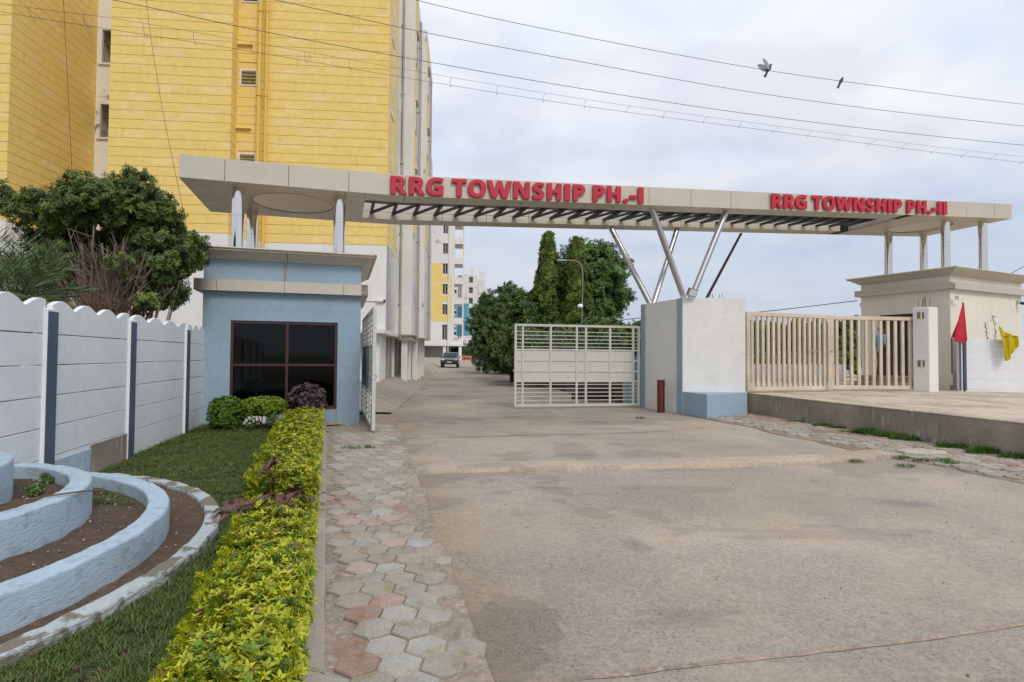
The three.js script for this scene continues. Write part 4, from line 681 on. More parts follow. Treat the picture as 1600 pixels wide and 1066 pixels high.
  // wall camera
  const c = thing('wall_camera', 'small white wall camera on the apartment block corner', 'camera', [D(593, 470, 22.95).x, D(593, 470, 22.95).y, D(593, 470, 22.95).z + 0.0], R(5)); mesh('camera_body', rbox(-0.12, 0.16, -0.05, 0.05, -0.02, 0.1, 0.015), mBWhite, c); mesh('camera_lens', rod([0.161, 0, 0.04], [0.24, -0.01, 0.04], 0.045, 0.05, 12), mDark, c); mesh('conduit', rod([-0.95, -0.03, 0.0], [-0.12, -0.02, 0.0], 0.014), mGate, c);
}
{
  const o = D(700, 556, 95), B = thing('apartment_block', 'white and yellow apartment block with stacked corner balconies further down the road', 'building', [o.x, 0, o.z], R(5));
  const base = 3.5, TOP = 26, FL = 3.4, hl = []; for (let k = 0; k < 7; k++) hl.push([-1.05, -0.15, 5.0 + k * FL, 6.75 + k * FL]); hl[0][2] = 4.2;
  mesh('wall', holedWall(-14, 0, base, TOP, -0.032, 0.5, hl), mBWhite, B); mesh('wall', box(-14, -0.001, base, TOP, -18, -1.6), mMould, B);
  courses(B, 'render_course', mYellow, 'x', -14, 0, 7.3, 17.0, -0.03, 1, 0.55, hl); mesh('upper_wall', holedWall(-14, 0, 17.0, TOP, -0.001, 0.03, hl.filter(h => h[2] > 17)), mMould, B);
  for (const [a, b, c, d] of hl) { windowIn(B, a, a + 0.5, c, d, 0, 0.3, mBWhite, false); mesh('opening_jamb', box(b - 0.06, b - 0.002, c, d, -0.5, -0.04), mBWhite, B); }
  mesh('down_pipe', rod([-0.02, 1.5, 0.12], [-0.02, TOP, 0.12], 0.07, 0.07, 8), mMould, B); mesh('side_pilaster', box(0.001, 0.9, base, TOP - 1, -2.2, -0.4), mMould, B); mesh('side_strip', box(0.2, 0.5, 7.3, 15, -0.399, -0.37), mYellow, B);
  for (let k = 0; k < 7; k++) { const y = base + k * FL; mesh('balcony_slab', box(0.9, 2.5, y, y + 0.22, -5.5, -1.2), mMould, B); mesh('balcony_parapet', box(0.92, 2.48, y + 0.22, y + 1.1, -1.34, -1.22), mMould, B); mesh('balcony_parapet', box(2.36, 2.48, y + 0.22, y + 1.1, -5.5, -1.35), mMould, B); mesh('balcony_post', box(2.3, 2.5, y + 1.1, y + FL, -1.45, -1.22), k < 4 ? mBWhite : mYellow, B); }
  mesh('stilt_slab', box(-14, 2.5, base - 0.3, base - 0.002, -18, -0.03), mMould, B); for (const x of [-13, -9, -4.6, -0.6, 2.0]) for (const z of [-0.5, -6, -12]) mesh('stilt', box(x - 0.25, x + 0.25, 0.5, base - 0.3, z - 0.25, z + 0.25), mBWhite, B);
  mesh('undercroft_wall', box(-4.3, -0.9, 0.5, base - 0.3, -4, -3.8), mMould, B); mesh('undercroft_wall', box(-14, -4.9, 0.5, base - 0.3, -0.9, -0.7), mMould, B);
}
{
  const o = D(757, 556, 173), B = thing('apartment_block', 'far apartment block with weathered white top and sky blue middle', 'building', [o.x, 0, o.z], R(3));
  const gy = 1.6, TOP = 26, hl = []; for (let k = 0; k < 7; k++) hl.push([-4.9, -3.7, 4.6 + k * 3.2, 6.4 + k * 3.2]);
  const hr = hl.map(([a, b, c, d]) => [-9.3, -8.6, c, c + 1]);
  mesh('wall', holedWall(-24, -2.4, gy + 2.6, TOP, 0, 0.6, [...hl, ...hr]), mMould, B); mesh('wall', box(-2.399, 0, gy + 2.6, TOP - 1, -10, -0.9), mMould, B); mesh('wall', box(-24, -2.4, gy + 2.6, TOP, -12, -1.2), mMould, B);
  courses(B, 'blue_course', mBBlue, 'x', -24, -2.4, 7.6, 17.5, 0.001, 1, 0.9, [...hl, ...hr]); courses(B, 'blue_course', mBBlue, 'x', -2.39, 0, 7.6, 17.0, -0.899, 1, 0.9);
  for (const [a, b, c, d] of hl) windowIn(B, a, b, c, d, 0, 0.5, mBWhite); for (const [a, b, c, d] of hr) windowIn(B, a, b, c, d, 0, 0.5, mBWhite, false);
  for (const [x, w, h] of [[-4.2, 1.6, 2.6], [-0.9, 1.8, 1.4], [-7.5, 4, 0.6]]) mesh('roof_tank', rbox(x - w / 2, x + w / 2, TOP - 1, TOP + h, -3.5, -1.3, 0.1), mMould, B);
  mesh('roof_mast', rod([-9.4, TOP, -2], [-9.4, TOP + 2.6, -2], 0.15, 0.12), mMould, B); for (const x of [-7.9, -7.3]) mesh('down_pipe', rod([x, gy, 0.2], [x, TOP, 0.2], 0.12), M(hex('#4c5157'), { rough: 0.8 }), B);
  for (const x of [-22, -17, -12, -6, -2.6, -0.3]) mesh('stilt', box(x - 0.35, x + 0.35, 0.4, gy + 2.6, -1.5, -0.9), mBWhite, B); mesh('undercroft_wall', box(-24, -0.5, 0.4, gy + 2.6, -7, -6.8), mMould, B); mesh('stilt_slab', box(-24, -2.4, gy + 2.4, gy + 2.598, -12, -0.6), mMould, B);
}
// low coursed wall beyond the second gate
{
  const g = thing('low_wall', 'low white block wall beyond the tan gate', 'wall', [7.6, PH, -25.5], R(3)); for (let k = 0; k < 3; k++) for (let i = 0; i < 12; i++) mesh('wall_block', rbox(i * 0.62 + (k % 2) * 0.2, i * 0.62 + 0.61 + (k % 2) * 0.2, k * 0.24, k * 0.24 + 0.235, -0.1, 0.1, 0.008), mFence, g);
}
// ---------------------------------------------------------------- plants
const leafMat = (rough = 0.55, tr = 0) => new THREE.MeshPhysicalMaterial({ color: 0xffffff, roughness: rough, side: THREE.DoubleSide, ...(tr ? { transmission: tr, thickness: 0 } : {}) });
const mLeaf = leafMat(0.5), mLeafSoft = leafMat(0.6);
function leafTris(out, base, d, side, len, wid, fold = 0.25, bend = -0.2) {            // four-triangle folded leaf
  const up = new THREE.Vector3().crossVectors(side, d).normalize();
  const m = base.clone().addScaledVector(d, len * 0.48), tip = base.clone().addScaledVector(d, len).addScaledVector(up, bend * len);
  const l = m.clone().addScaledVector(side, wid / 2).addScaledVector(up, fold * wid), r = m.clone().addScaledVector(side, -wid / 2).addScaledVector(up, fold * wid);
  for (const t of [[base, m, l], [base, r, m], [m, tip, l], [m, r, tip]]) for (const p of t) out.push(p.x, p.y, p.z);
}
function sprigGeo(n, len, wid, spread, rise, bend = -0.2) {
  const v = []; for (let k = 0; k < n; k++) { const a = k * 2.4 + rr(-0.3, 0.3), e = spread * rr(0.7, 1.15), d = new THREE.Vector3(Math.cos(a) * Math.sin(e), Math.cos(e), Math.sin(a) * Math.sin(e)), s = new THREE.Vector3().crossVectors(d, new THREE.Vector3(rr(-0.2, 0.2), 1, rr(-0.2, 0.2))).normalize(); leafTris(v, new THREE.Vector3(d.x * 0.08 * len, rise * k / n, d.z * 0.08 * len), d, s, len * rr(0.75, 1.15), wid * rr(0.85, 1.1), 0.22, bend); }
  const g = new THREE.BufferGeometry(); g.setAttribute('position', new THREE.Float32BufferAttribute(v, 3)); g.computeVertexNormals(); return g;
}
const Q = new THREE.Quaternion(), UP = new THREE.Vector3(0, 1, 0);
function instances(name, geo, mat, list, parent) {          // list of [pos, dir, scale, colour]
  const im = new THREE.InstancedMesh(geo, mat, list.length), m = new THREE.Matrix4(), q2 = new THREE.Quaternion(), s = new THREE.Vector3();
  list.forEach(([p, d, k, c], i) => { Q.setFromUnitVectors(UP, d.clone().normalize()); q2.setFromAxisAngle(UP, rnd() * 6.283); m.compose(p, Q.multiply(q2), s.set(k, k, k)); im.setMatrixAt(i, m); im.setColorAt(i, c); });
  im.name = parent === scene ? numbered(name) : name; im.castShadow = im.receiveShadow = true; parent.add(im); stuff(im); return im;
}
const rdir = (up = 0) => { const a = rnd() * 6.283, z = rr(-1, 1), r = Math.sqrt(1 - z * z); return new THREE.Vector3(r * Math.cos(a), z + up, r * Math.sin(a)).normalize(); };
const tint = (a, b) => { const t = rnd(), k = rr(0.8, 1.2); return lin(mix(a[0], b[0], t) * k, mix(a[1], b[1], t) * k, mix(a[2], b[2], t) * k); };

// golden hedge along the kerb
const hedgeGeo = sprigGeo(10, 0.030, 0.0135, 0.8, 0.03);
function hedge(label, z0, z1, h) {
  const g = thing('hedge', label, 'hedge'), list = [], N = Math.round((z1 - z0) * 3200);
  const cx = Z => kerbX(Z) - mix(0.37, 0.43, sstep(3, 8, Z)), hwz = Z => mix(0.215, 0.285, sstep(3, 8, Z));
  for (let i = 0; i < N; i++) {
    const Z = rr(z0, z1), near = Math.min(1, (Z - z0) / 0.12, (z1 - Z) / 0.12), lump = 0.5 + 1.0 * fbm(Z / 8 + 0.001 * i % 2, 0.3, 34, 4, 401), hw = hwz(Z) * (0.85 + 0.3 * fbm(Z / 8 + 3, 0.8, 26, 3, 403));
    let t = rr(-1, 1), y, x, n; const top = h * (0.62 + 0.2 * lump + 0.48 * fbm(Z / 4 + 2, t * 0.08 + 0.5, 26, 3, 407)) * (0.75 + 0.25 * near) * (1 - 0.25 * Math.pow(Math.abs(t), 4));
    if (rnd() < 0.62) { x = t * hw; y = top - Math.pow(rnd(), 1.7) * 0.16; n = new THREE.Vector3(t * 0.5 + rr(-0.4, 0.4), 1, rr(-0.45, 0.45)); }
    else { const s = rnd() < 0.5 ? -1 : 1; x = s * hw * rr(0.8, 1.06); y = rr(0.06, top); n = new THREE.Vector3(s * 1.0 + rr(-0.3, 0.3), 0.65 + rr(-0.3, 0.3), rr(-0.5, 0.5)); t = s; }
    list.push([new THREE.Vector3(cx(Z) + x, y + 0.03, -Z - x * 0.3), n, rr(0.55, 1.55), rnd() < 0.72 ? tint([0.25, 0.31, 0.010], [0.47, 0.46, 0.013]) : rnd() < 0.1 ? tint([0.14, 0.08, 0.03], [0.22, 0.14, 0.06]) : tint([0.06, 0.13, 0.010], [0.16, 0.24, 0.012])]);
  }
  instances('foliage', hedgeGeo, mLeaf, list, g);
  const st = []; for (let Z = z0 + 0.08; Z < z1; Z += 0.16) for (let k = 0; k < 3; k++) { const x = cx(Z) + rr(-0.22, 0.22), a = new THREE.Vector3(x, 0.02, -Z), b = new THREE.Vector3(x + rr(-0.12, 0.12), h * 0.8, -Z + rr(-0.1, 0.1)); st.push(rod(a, b, 0.006, 0.003, 4)); }
  mesh('stems', st, mBarkDk, g);
}
hedge('clipped golden green hedge beside the footpath, from the purple leaved plants forward', 1.05, 4.7, 0.32);
hedge('clipped golden green hedge beside the footpath, from the purple leaved plants to the gatehouse', 5.05, 11.45, 0.39);

// purple broad-leaved plants poking through the hedge
const bigLeaf = sprigGeo(7, 0.15, 0.085, 1.2, 0.05, -0.35);
function purple(px, py, h, n, label, k = 1) {
  const p = G(px, py, 0.05), g = thing('purple_plant', label, 'plant', [p.x, 0.02, p.z]), list = [], st = [];
  for (let i = 0; i < n; i++) { const a = rnd() * 6.28, r = rr(0, 0.16) * Math.sqrt(n / 4), y = h * rr(0.65, 1.0), q = new THREE.Vector3(Math.cos(a) * r, y, Math.sin(a) * r); list.push([q, new THREE.Vector3(Math.cos(a) * 0.5, 1, Math.sin(a) * 0.5), k * rr(0.75, 1.1), tint([0.075, 0.028, 0.032], [0.14, 0.06, 0.062])]); st.push(rod([q.x * 0.3, 0, q.z * 0.3], q, 0.006, 0.004, 5)); }
  instances('leaves', bigLeaf, mLeafSoft, list, g); mesh('stems', st, M(hex('#5a3236')), g);
}
purple(392, 858, 0.34, 6, 'purple broad leaved plant overhanging the worn low kerb');
purple(468, 852, 0.40, 5, 'purple broad leaved plant in the gap of the hedge by the footpath kerb', 0.8);
purple(432, 822, 0.66, 2, 'tall purple leaf rosette rising from the top of the hedge', 0.8);
// clipped shrubs under the gatehouse window
const shrubGeo = sprigGeo(9, 0.042, 0.022, 0.95, 0.02);
function shrub(label, c, rx, ry, rz, n, cols, geo = shrubGeo, trunkN = 3) {
  const g = thing('shrub', label, 'shrub', [c.x, 0.02, c.z]), list = [], yc = c.y;
  for (let i = 0; i < n; i++) { const d = rdir(0.15), f = Math.pow(rnd(), 0.35), x = Math.sign(d.x) * Math.pow(Math.abs(d.x), 0.75), y = Math.sign(d.y) * Math.pow(Math.abs(d.y), 0.8), lump = 0.88 + 0.24 * fbm(d.x * 0.5 + 1, d.y * 0.5 + d.z * 0.5 + 1, 8, 3, 411); list.push([new THREE.Vector3(x * rx * f * lump, yc + y * ry * f * lump, d.z * rz * f * lump), d.clone().add(new THREE.Vector3(0, 0.5, 0)).add(rdir().multiplyScalar(0.5)), rr(0.7, 1.3), tint(...cols)]); }
  instances('foliage', geo, mLeaf, list, g); const st = []; for (let k = 0; k < trunkN; k++) { const a = rnd() * 6.28; st.push(rod([rr(-0.05, 0.05), 0, rr(-0.05, 0.05)], [Math.cos(a) * rx * 0.5, yc, Math.sin(a) * rz * 0.5], 0.014, 0.006, 5)); } mesh('stems', st, mBarkDk, g); return g;
}
{
  const at = (px, py, d, h) => { const p = D(px, py, d); return new THREE.Vector3(p.x, h, p.z); };
  const green = [[0.055, 0.14, 0.012], [0.13, 0.24, 0.016]], lime = [[0.10, 0.20, 0.012], [0.24, 0.30, 0.014]];
  shrub('rounded dark green shrub at the corner of the panel wall', at(354, 650, 11.3, 0.36), 0.31, 0.32, 0.3, 1500, green);
  shrub('lime green shrub with bare stems before the white board', at(413, 640, 11.35, 0.50), 0.44, 0.17, 0.26, 1300, lime);
  for (const [px, h] of [[395, 0.3], [428, 0.28]]) shrub(px === 395 ? 'thin leafy sapling beside the rounded green shrub' : 'thin leafy sapling between the board and the hedge', at(px, 650, 11.2, h), 0.12, 0.2, 0.1, 60, green, shrubGeo, 2);
  shrub('dark purple leaved bush below the gatehouse window', at(480, 635, 11.9, 0.56), 0.32, 0.32, 0.3, 420, [[0.055, 0.03, 0.035], [0.10, 0.06, 0.066]], sprigGeo(7, 0.10, 0.06, 1.0, 0.03), 5);
}
// lawn blades, stuff that nobody could count
{
  const v = []; for (let k = 0; k < 6; k++) { const a = k * 1.05 + rr(-0.3, 0.3), lean = rr(0.2, 0.9), w = 0.003, h = rr(0.6, 1), b = new THREE.Vector3(Math.cos(a) * 0.012, 0, Math.sin(a) * 0.012), d = new THREE.Vector3(Math.cos(a) * lean, 1, Math.sin(a) * lean), s = new THREE.Vector3(-Math.sin(a) * w, 0, Math.cos(a) * w); const m = b.clone().addScaledVector(d, 0.5 * h), t = b.clone().addScaledVector(d, 0.85 * h).add(new THREE.Vector3(Math.cos(a) * 0.25, 0, Math.sin(a) * 0.25)); const sc = 0.045; const P = [b.clone().sub(s), b.clone().add(s), m.clone().multiplyScalar(sc).add(b).add(s.clone().multiplyScalar(0.7)), m.clone().multiplyScalar(sc).add(b).sub(s.clone().multiplyScalar(0.7)), t.clone().multiplyScalar(sc).add(b)]; for (const q of [[0, 1, 2], [0, 2, 3], [3, 2, 4]]) for (const i of q) v.push(P[i].x, P[i].y, P[i].z); }
  const gg = new THREE.BufferGeometry(); gg.setAttribute('position', new THREE.Float32BufferAttribute(v, 3)); gg.computeVertexNormals();
  const list = [], inRing = (x, Z) => Math.hypot(x + 5.5, Z - 3.7) < 3.24, cols = [[0.045, 0.095, 0.016], [0.11, 0.155, 0.03]], dry = [[0.16, 0.13, 0.06], [0.22, 0.18, 0.09]];
  for (let i = 0; i < 70000; i++) { const Z = 1.2 + 11.0 * Math.pow(rnd(), 1.35), x = rr(fenceX(Z) + 0.05, kerbX(Z) - 0.5); if (inRing(x, Z)) continue; const pt = fbm(x / 8 + 1, Z / 8 + 1, 16, 4, 421); if (pt > 0.60 && rnd() < 0.75) continue; list.push([new THREE.Vector3(x, 0.045, -Z), new THREE.Vector3(rr(-0.3, 0.3), 1, rr(-0.3, 0.3)), rr(0.6, 1.25) * (Z > 11 ? 1.4 : 1), rnd() < 0.10 ? tint(...dry) : tint(...cols)]); }
  // second tier of the planter has a patch of grass; tufts grow along the platform wall and the wall foot
  const tuft = (p, r, n, k, y = 0.02) => { for (let i = 0; i < n; i++) { const a = rnd() * 6.28, q = r * Math.sqrt(rnd()); list.push([new THREE.Vector3(p.x + Math.cos(a) * q, y, p.z + Math.sin(a) * q * 0.5), new THREE.Vector3(rr(-0.5, 0.5), 1, rr(-0.5, 0.5)), k * rr(0.7, 1.4), tint([0.04, 0.10, 0.012], [0.10, 0.19, 0.02])]); } };
  for (let i = 0; i < 260; i++) { const p = G(rr(150, 238), rr(752, 790), 0.2); if (Math.hypot(p.x + 5.06, -p.z - 3.6) < 2.3) list.push([p.setY(0.2), new THREE.Vector3(rr(-0.4, 0.4), 1, rr(-0.4, 0.4)), rr(0.7, 1.3), tint(...cols)]); }
  const dw = wallB.clone().sub(wallA); for (let k = 0; k < 26; k++) { const t = k < 6 ? rr(0.28, 0.5) : rr(0.58, 1.0), p = wallA.clone().addScaledVector(dw, t); p.x -= rr(0.05, 0.25); tuft(p, 0.22, 46, k < 6 ? 1.3 : 2.3); }
  for (const [px, py] of [[1410, 718], [1440, 722], [1340, 724], [1415, 731], [1485, 727], [1000, 655], [1320, 676], [1470, 722]]) tuft(G(px, py), 0.14, 30, 1.0);
  for (const [px, py] of [[655, 597], [560, 703]]) tuft(G(px, py), 0.3, 40, 1.2, px === 655 ? 0.28 : 0.03);
  for (let Z = 8.4; Z < 12; Z += 0.13) tuft(new THREE.Vector3(fenceX(Z) + 0.09, 0, -Z), 0.06, 5, 1.9, 0.03);
  const im = instances('lawn_grass', gg, leafMat(0.7), list, scene); im.userData.label = 'short green grass of the lawn and wall foot tufts'; im.userData.category = 'grass';
}
// pebbles and litter
{
  const g = new THREE.IcosahedronGeometry(1, 0), list = [];
  for (let i = 0; i < 900; i++) { const a = rnd() < 0.5; let p; if (a) { const Z = rr(2, 16); p = new THREE.Vector3(rr(edgeX(Z) - 0.2, 7.5), 0.006, -Z); } else { p = wallA.clone().lerp(wallB, rnd()); p.x -= Math.pow(rnd(), 2) * 1.4 + 0.05; p.y = 0.03; } list.push([p, rdir(), rr(0.002, 0.008), tint([0.12, 0.10, 0.08], [0.38, 0.35, 0.30])]); }
  for (let i = 0; i < 420; i++) { const t = rr(-1.4, 1.5), k = i % 3, [cx, cz, r, y] = [[-5.5, 3.7, 2.8, 0.095], [-5.06, 3.6, 2.0, 0.215], [-4.95, 3.95, 1.25, 0.37]][k], q = r + rr(-0.3, 0.25), x = cx + q * Math.cos(t), Z = cz + q * Math.sin(t); if (x > fenceX(Z) + 0.1) list.push([new THREE.Vector3(x, y, -Z), rdir(), rr(0.003, 0.012), tint([0.16, 0.12, 0.09], [0.42, 0.36, 0.29])]); }
  const im = instances('pebbles', g, M(lin(1, 1, 1), { rough: 0.95 }), list, scene); im.userData.label = 'scattered pebbles and dry litter on soil and road'; im.userData.category = 'pebbles';
}
// ---------------------------------------------------------------- trees
function branchy(root, stems, out, r0) { for (const [a, b, f] of stems) { const mid = a.clone().lerp(b, 0.55).add(new THREE.Vector3(rr(-0.08, 0.08), rr(-0.02, 0.1), rr(-0.08, 0.08))); out.push(rod(a, mid, r0 * f, r0 * f * 0.7, 6), rod(mid, b, r0 * f * 0.7, r0 * f * 0.3, 5)); } }
const sprayS = sprigGeo(12, 0.10, 0.055, 1.15, 0.12, -0.25), sprayL = sprigGeo(14, 0.22, 0.12, 1.2, 0.3, -0.3);
// crowns: clumps of leaf sprays spread through a lumpy volume, gaps between the clumps
function crown(list, c, r, clumps, per, cols, cr, k, shell = 0.5) {
  const ends = [];
  for (let i = 0; i < clumps; i++) { const d = rdir(0.1), f = mix(shell, 1, Math.pow(rnd(), 0.6)), lump = 0.72 + 0.5 * fbm(d.x * 0.5 + 2, d.y * 0.4 + d.z * 0.5 + 2, 8, 3, 431 + clumps), e = new THREE.Vector3(c.x + d.x * r[0] * f * lump, c.y + d.y * r[1] * f * lump, c.z + d.z * r[2] * f * lump); ends.push(e); const s = cr * rr(0.6, 1.25), tone = rr(0.75, 1.25); for (let j = 0; j < per; j++) { const q = rdir(), g = Math.pow(rnd(), 0.5) * s, col = tint(...cols); col.multiplyScalar(tone); list.push([new THREE.Vector3(e.x + q.x * g, e.y + q.y * g * 0.7, e.z + q.z * g), q.clone().add(new THREE.Vector3(d.x * 0.6, 0.35, d.z * 0.6)), k * rr(0.7, 1.3), col]); } }
  return ends;
}
// bushy fig behind the panel wall, a fan of bare grey stems under a leafy head
{
  const b = D(172, 500, 10.5), g = thing('fig_tree', 'dark leafy tree with fan of bare grey stems behind the white panel wall', 'tree', [b.x, 0, b.z]), list = [], st = [];
  const cols = [[0.04, 0.085, 0.014], [0.14, 0.19, 0.028]], dk = 10.5 / F;
  const at = (px, py, z = 0) => { const p = D(px, py, 10.5); return new THREE.Vector3(p.x - b.x, p.y, z); };
  for (const [px, py, rx, ry, n] of [[165, 325, 120, 34, 56], [228, 335, 58, 42, 26], [85, 345, 60, 40, 26], [246, 412, 42, 50, 34], [80, 420, 50, 50, 32], [160, 305, 90, 24, 24], [272, 395, 22, 44, 12], [238, 299, 14, 20, 6], [42, 318, 28, 20, 7], [110, 450, 50, 36, 12], [250, 466, 34, 26, 10], [190, 352, 60, 14, 8]]) crown(list, at(px, py, n > 1000 ? -0.7 : 0), [rx * dk, ry * dk, 0.8], n, 26, cols, 0.19, 0.62, 0.12);
  for (const [px, py, rx, ry, n] of [[160, 372, 105, 40, 52], [80, 385, 55, 50, 26], [245, 375, 50, 45, 24], [170, 410, 80, 40, 30], [150, 450, 60, 30, 14], [215, 440, 50, 40, 16]]) crown(list, at(px, py, -0.75), [rx * dk, ry * dk, 0.3], n, 26, cols, 0.2, 0.62, 0.1);
  for (let i = 0; i < 95; i++) { const base = new THREE.Vector3(rr(-0.38, 0.30), 0.02, rr(-0.22, 0.22)), tx = rr(-1.35, 1.35), top = new THREE.Vector3(tx * 0.95, rr(2.9, 3.9) - Math.abs(tx) * 0.35, rr(-0.45, 0.75)), mid = new THREE.Vector3(mix(base.x, top.x, 0.28), rr(1.7, 2.1), mix(base.z, top.z, 0.4)); st.push(new THREE.TubeGeometry(new THREE.CatmullRomCurve3([base, mid, top]), 9, rr(0.007, 0.019), 5)); for (let k = 0; k < 5; k++) { const f = rr(0.5, 0.9), p = mid.clone().lerp(top, f); st.push(rod(p, p.clone().add(new THREE.Vector3(rr(-0.35, 0.35), rr(0.1, 0.5), rr(-0.2, 0.3))), 0.007, 0.003, 4)); } }
  for (let i = 0; i < 14; i++) { const base = new THREE.Vector3(rr(0.55, 0.8), 0.02, rr(-0.1, 0.3)), top = new THREE.Vector3(rr(0.4, 1.35), rr(2.4, 3.3), rr(-0.3, 0.4)); st.push(new THREE.TubeGeometry(new THREE.CatmullRomCurve3([base, base.clone().lerp(top, 0.5).add(new THREE.Vector3(0, 0, 0.1)), top]), 7, rr(0.012, 0.024), 5)); }
  const tw = []; for (let i = 0; i < 90; i++) { const a = new THREE.Vector3(rr(-0.3, 0.35), rr(1.7, 2.1), rr(0.1, 0.35)), an = rr(-1.0, 1.0), L = rr(0.5, 1.25), b = a.clone().add(new THREE.Vector3(Math.sin(an) * L, Math.cos(an) * L * 0.95, rr(0.15, 0.6))); tw.push(new THREE.TubeGeometry(new THREE.CatmullRomCurve3([a, a.clone().lerp(b, 0.5).add(new THREE.Vector3(rr(-0.06, 0.06), -0.05, 0.04)), b]), 6, rr(0.004, 0.009), 4)); for (let k = 0; k < 4; k++) { const p = a.clone().lerp(b, rr(0.4, 0.95)); tw.push(rod(p, p.clone().add(new THREE.Vector3(rr(-0.25, 0.25), rr(0.05, 0.3), rr(-0.05, 0.15))), 0.004, 0.002, 3)); } }
  mesh('trunk', st, mBark, g); mesh('bare_twigs', tw, M(hex('#8f7767'), { rough: 0.95 }), g); instances('crown', sprayS, mLeaf, list, g);
}
// palms
function palm(label, x, y, z, h, n, len, cols, lean = 0.35, width = 0.05) {
  const g = thing('palm_tree', label, 'palm', [x, y, z]), list = [], ra = [];
  mesh('trunk', rod([0, 0, 0], [0, h, 0], 0.11, 0.08, 9), mBarkDk, g);
  const v = []; leafTris(v, new THREE.Vector3(), UP, new THREE.Vector3(1, 0, 0), 1, width, 0.1, -0.15); const lg = new THREE.BufferGeometry(); lg.setAttribute('position', new THREE.Float32BufferAttribute(v, 3)); lg.computeVertexNormals();
  for (let i = 0; i < n; i++) { const a = i * 2.4 + rr(-0.3, 0.3), e = rr(0.35, 1.25), out = new THREE.Vector3(Math.cos(a), 0, Math.sin(a)), pts = []; for (let k = 0; k <= 8; k++) { const t = k / 8; pts.push(new THREE.Vector3(out.x * Math.sin(e) * len * t, h + Math.cos(e) * len * t - lean * len * t * t * Math.sin(e) * 1.4, out.z * Math.sin(e) * len * t)); } ra.push(tube(pts, 0.012, 10, 4)); const c = new THREE.CatmullRomCurve3(pts), side = new THREE.Vector3(-out.z, 0, out.x), col0 = tint(...cols); for (let k = 3; k < 30; k++) { const t = k / 30, p = c.getPoint(t), tg = c.getTangent(t); for (const s of [-1, 1]) list.push([p, tg.clone().multiplyScalar(0.9).addScaledVector(side, s).add(new THREE.Vector3(0, rr(-0.1, 0.25), 0)), len * 0.30 * (1 - 0.55 * Math.abs(t - 0.45)) * rr(0.85, 1.1), col0.clone().multiplyScalar(rr(0.8, 1.2))]); } }
  mesh('fronds', ra, M(hex('#5c6a33')), g); instances('leaflets', lg, mLeaf, list, g);
}
const palmG = [[0.03, 0.075, 0.02], [0.07, 0.12, 0.035]];
{ const p = D(22, 440, 7.9); palm('low palm with grey green fronds behind the white panel wall', p.x, 0, p.z, 2.15, 26, 1.3, [[0.05, 0.10, 0.035], [0.10, 0.15, 0.055]]); const q = D(100, 470, 11.2); palm('dark palm behind the fig tree', q.x, 0, q.z, 1.2, 20, 1.9, palmG); }
// tall drooping column trees beyond the steel gate
function ashoka(label, px, depth, topY, w, cols, group) {
  const p = D(px, 556, depth), gy = gh(depth), h = topY - gy, g = thing('column_tree', label, 'tree', [p.x, gy - 0.05, p.z], 0, group), list = [];
  mesh('trunk', rod([0, 0, 0], [0, h * 0.97, 0], 0.14, 0.03, 8), mBarkDk, g);
  const ar = [], NB = Math.round(h * 26);          // hanging boughs, each with its own tone, gaps between them
  for (let i = 0; i < NB; i++) { const t = Math.pow(rnd(), 0.9), y = h * (0.14 + 0.86 * t), a = rnd() * 6.283, rad = w * (0.02 + 1.0 * Math.pow(1 - t, 1.0)) * rr(0.4, 1.4), drop = rr(0.5, 1.1) * (0.45 + 0.55 * (1 - t)), tone = rr(0.65, 1.35), n = 20; for (let j = 0; j < n; j++) { const f = 0.25 + 0.75 * j / n, q = new THREE.Vector3(Math.cos(a) * rad * Math.sqrt(f), y - drop * f * f + rr(-0.06, 0.06), Math.sin(a) * rad * Math.sqrt(f)); q.x += rr(-0.09, 0.09); q.z += rr(-0.09, 0.09); const col = tint(...cols).multiplyScalar(tone); list.push([q, new THREE.Vector3(Math.cos(a) * 0.9, -0.35, Math.sin(a) * 0.9).add(rdir().multiplyScalar(0.6)), rr(0.5, 0.9), col]); } }
  for (let k = 0; k < 40; k++) { const t = rr(0.15, 0.9), a = rnd() * 6.28, r = w * 0.8 * (1 - t); ar.push(rod([0, h * t, 0], [Math.cos(a) * r, h * t - 0.4, Math.sin(a) * r], 0.02, 0.008, 4)); }
  mesh('branches', ar, mBarkDk, g); instances('crown', sprayL, mLeaf, list, g);
}
const ashG = [[0.06, 0.12, 0.016], [0.16, 0.22, 0.03]];
ashoka('tall drooping column tree left of the curved street lamp', 856, 32, D(856, 362, 32).y, 1.45, ashG, undefined);
ashoka('tall drooping column tree in front of the broad green tree', 900, 31, D(900, 372, 31).y, 1.35, ashG, undefined);
function broad(name, label, px, py, depth, rx, ry, clumps, per, cols, cr, geo = sprayL, k = 1, group) {
  const p = D(px, py, depth), gy = Math.min(gh(depth), 1.2) - 0.1, g = thing(name, label, 'tree', [p.x, gy, p.z], 0, group), list = [], st = [], c = new THREE.Vector3(0, p.y - gy, 0);
  const e = crown(list, c, [rx, ry, rx * 0.8], clumps, per, cols, cr, k, 0.35);
  st.push(rod([0, 0, 0], [0, Math.max(0.5, c.y - ry * 0.3), 0], 0.05 * rx + 0.06, 0.03 * rx + 0.03, 8)); for (let i = 0; i < Math.min(26, e.length); i++) st.push(rod([0, Math.max(0.4, c.y - ry * rr(0.3, 0.8)), 0], e[i], 0.012 * rx + 0.015, 0.008, 5));
  mesh('trunk', st, mBarkDk, g); instances('crown', geo, mLeaf, list, g); return g;
}
const dkG = [[0.032, 0.075, 0.012], [0.092, 0.155, 0.022]], midG = [[0.038, 0.10, 0.016], [0.10, 0.19, 0.03]], limeG = [[0.06, 0.12, 0.014], [0.14, 0.20, 0.02]];  // the last set is the yellower leaf green of the bushes themselves
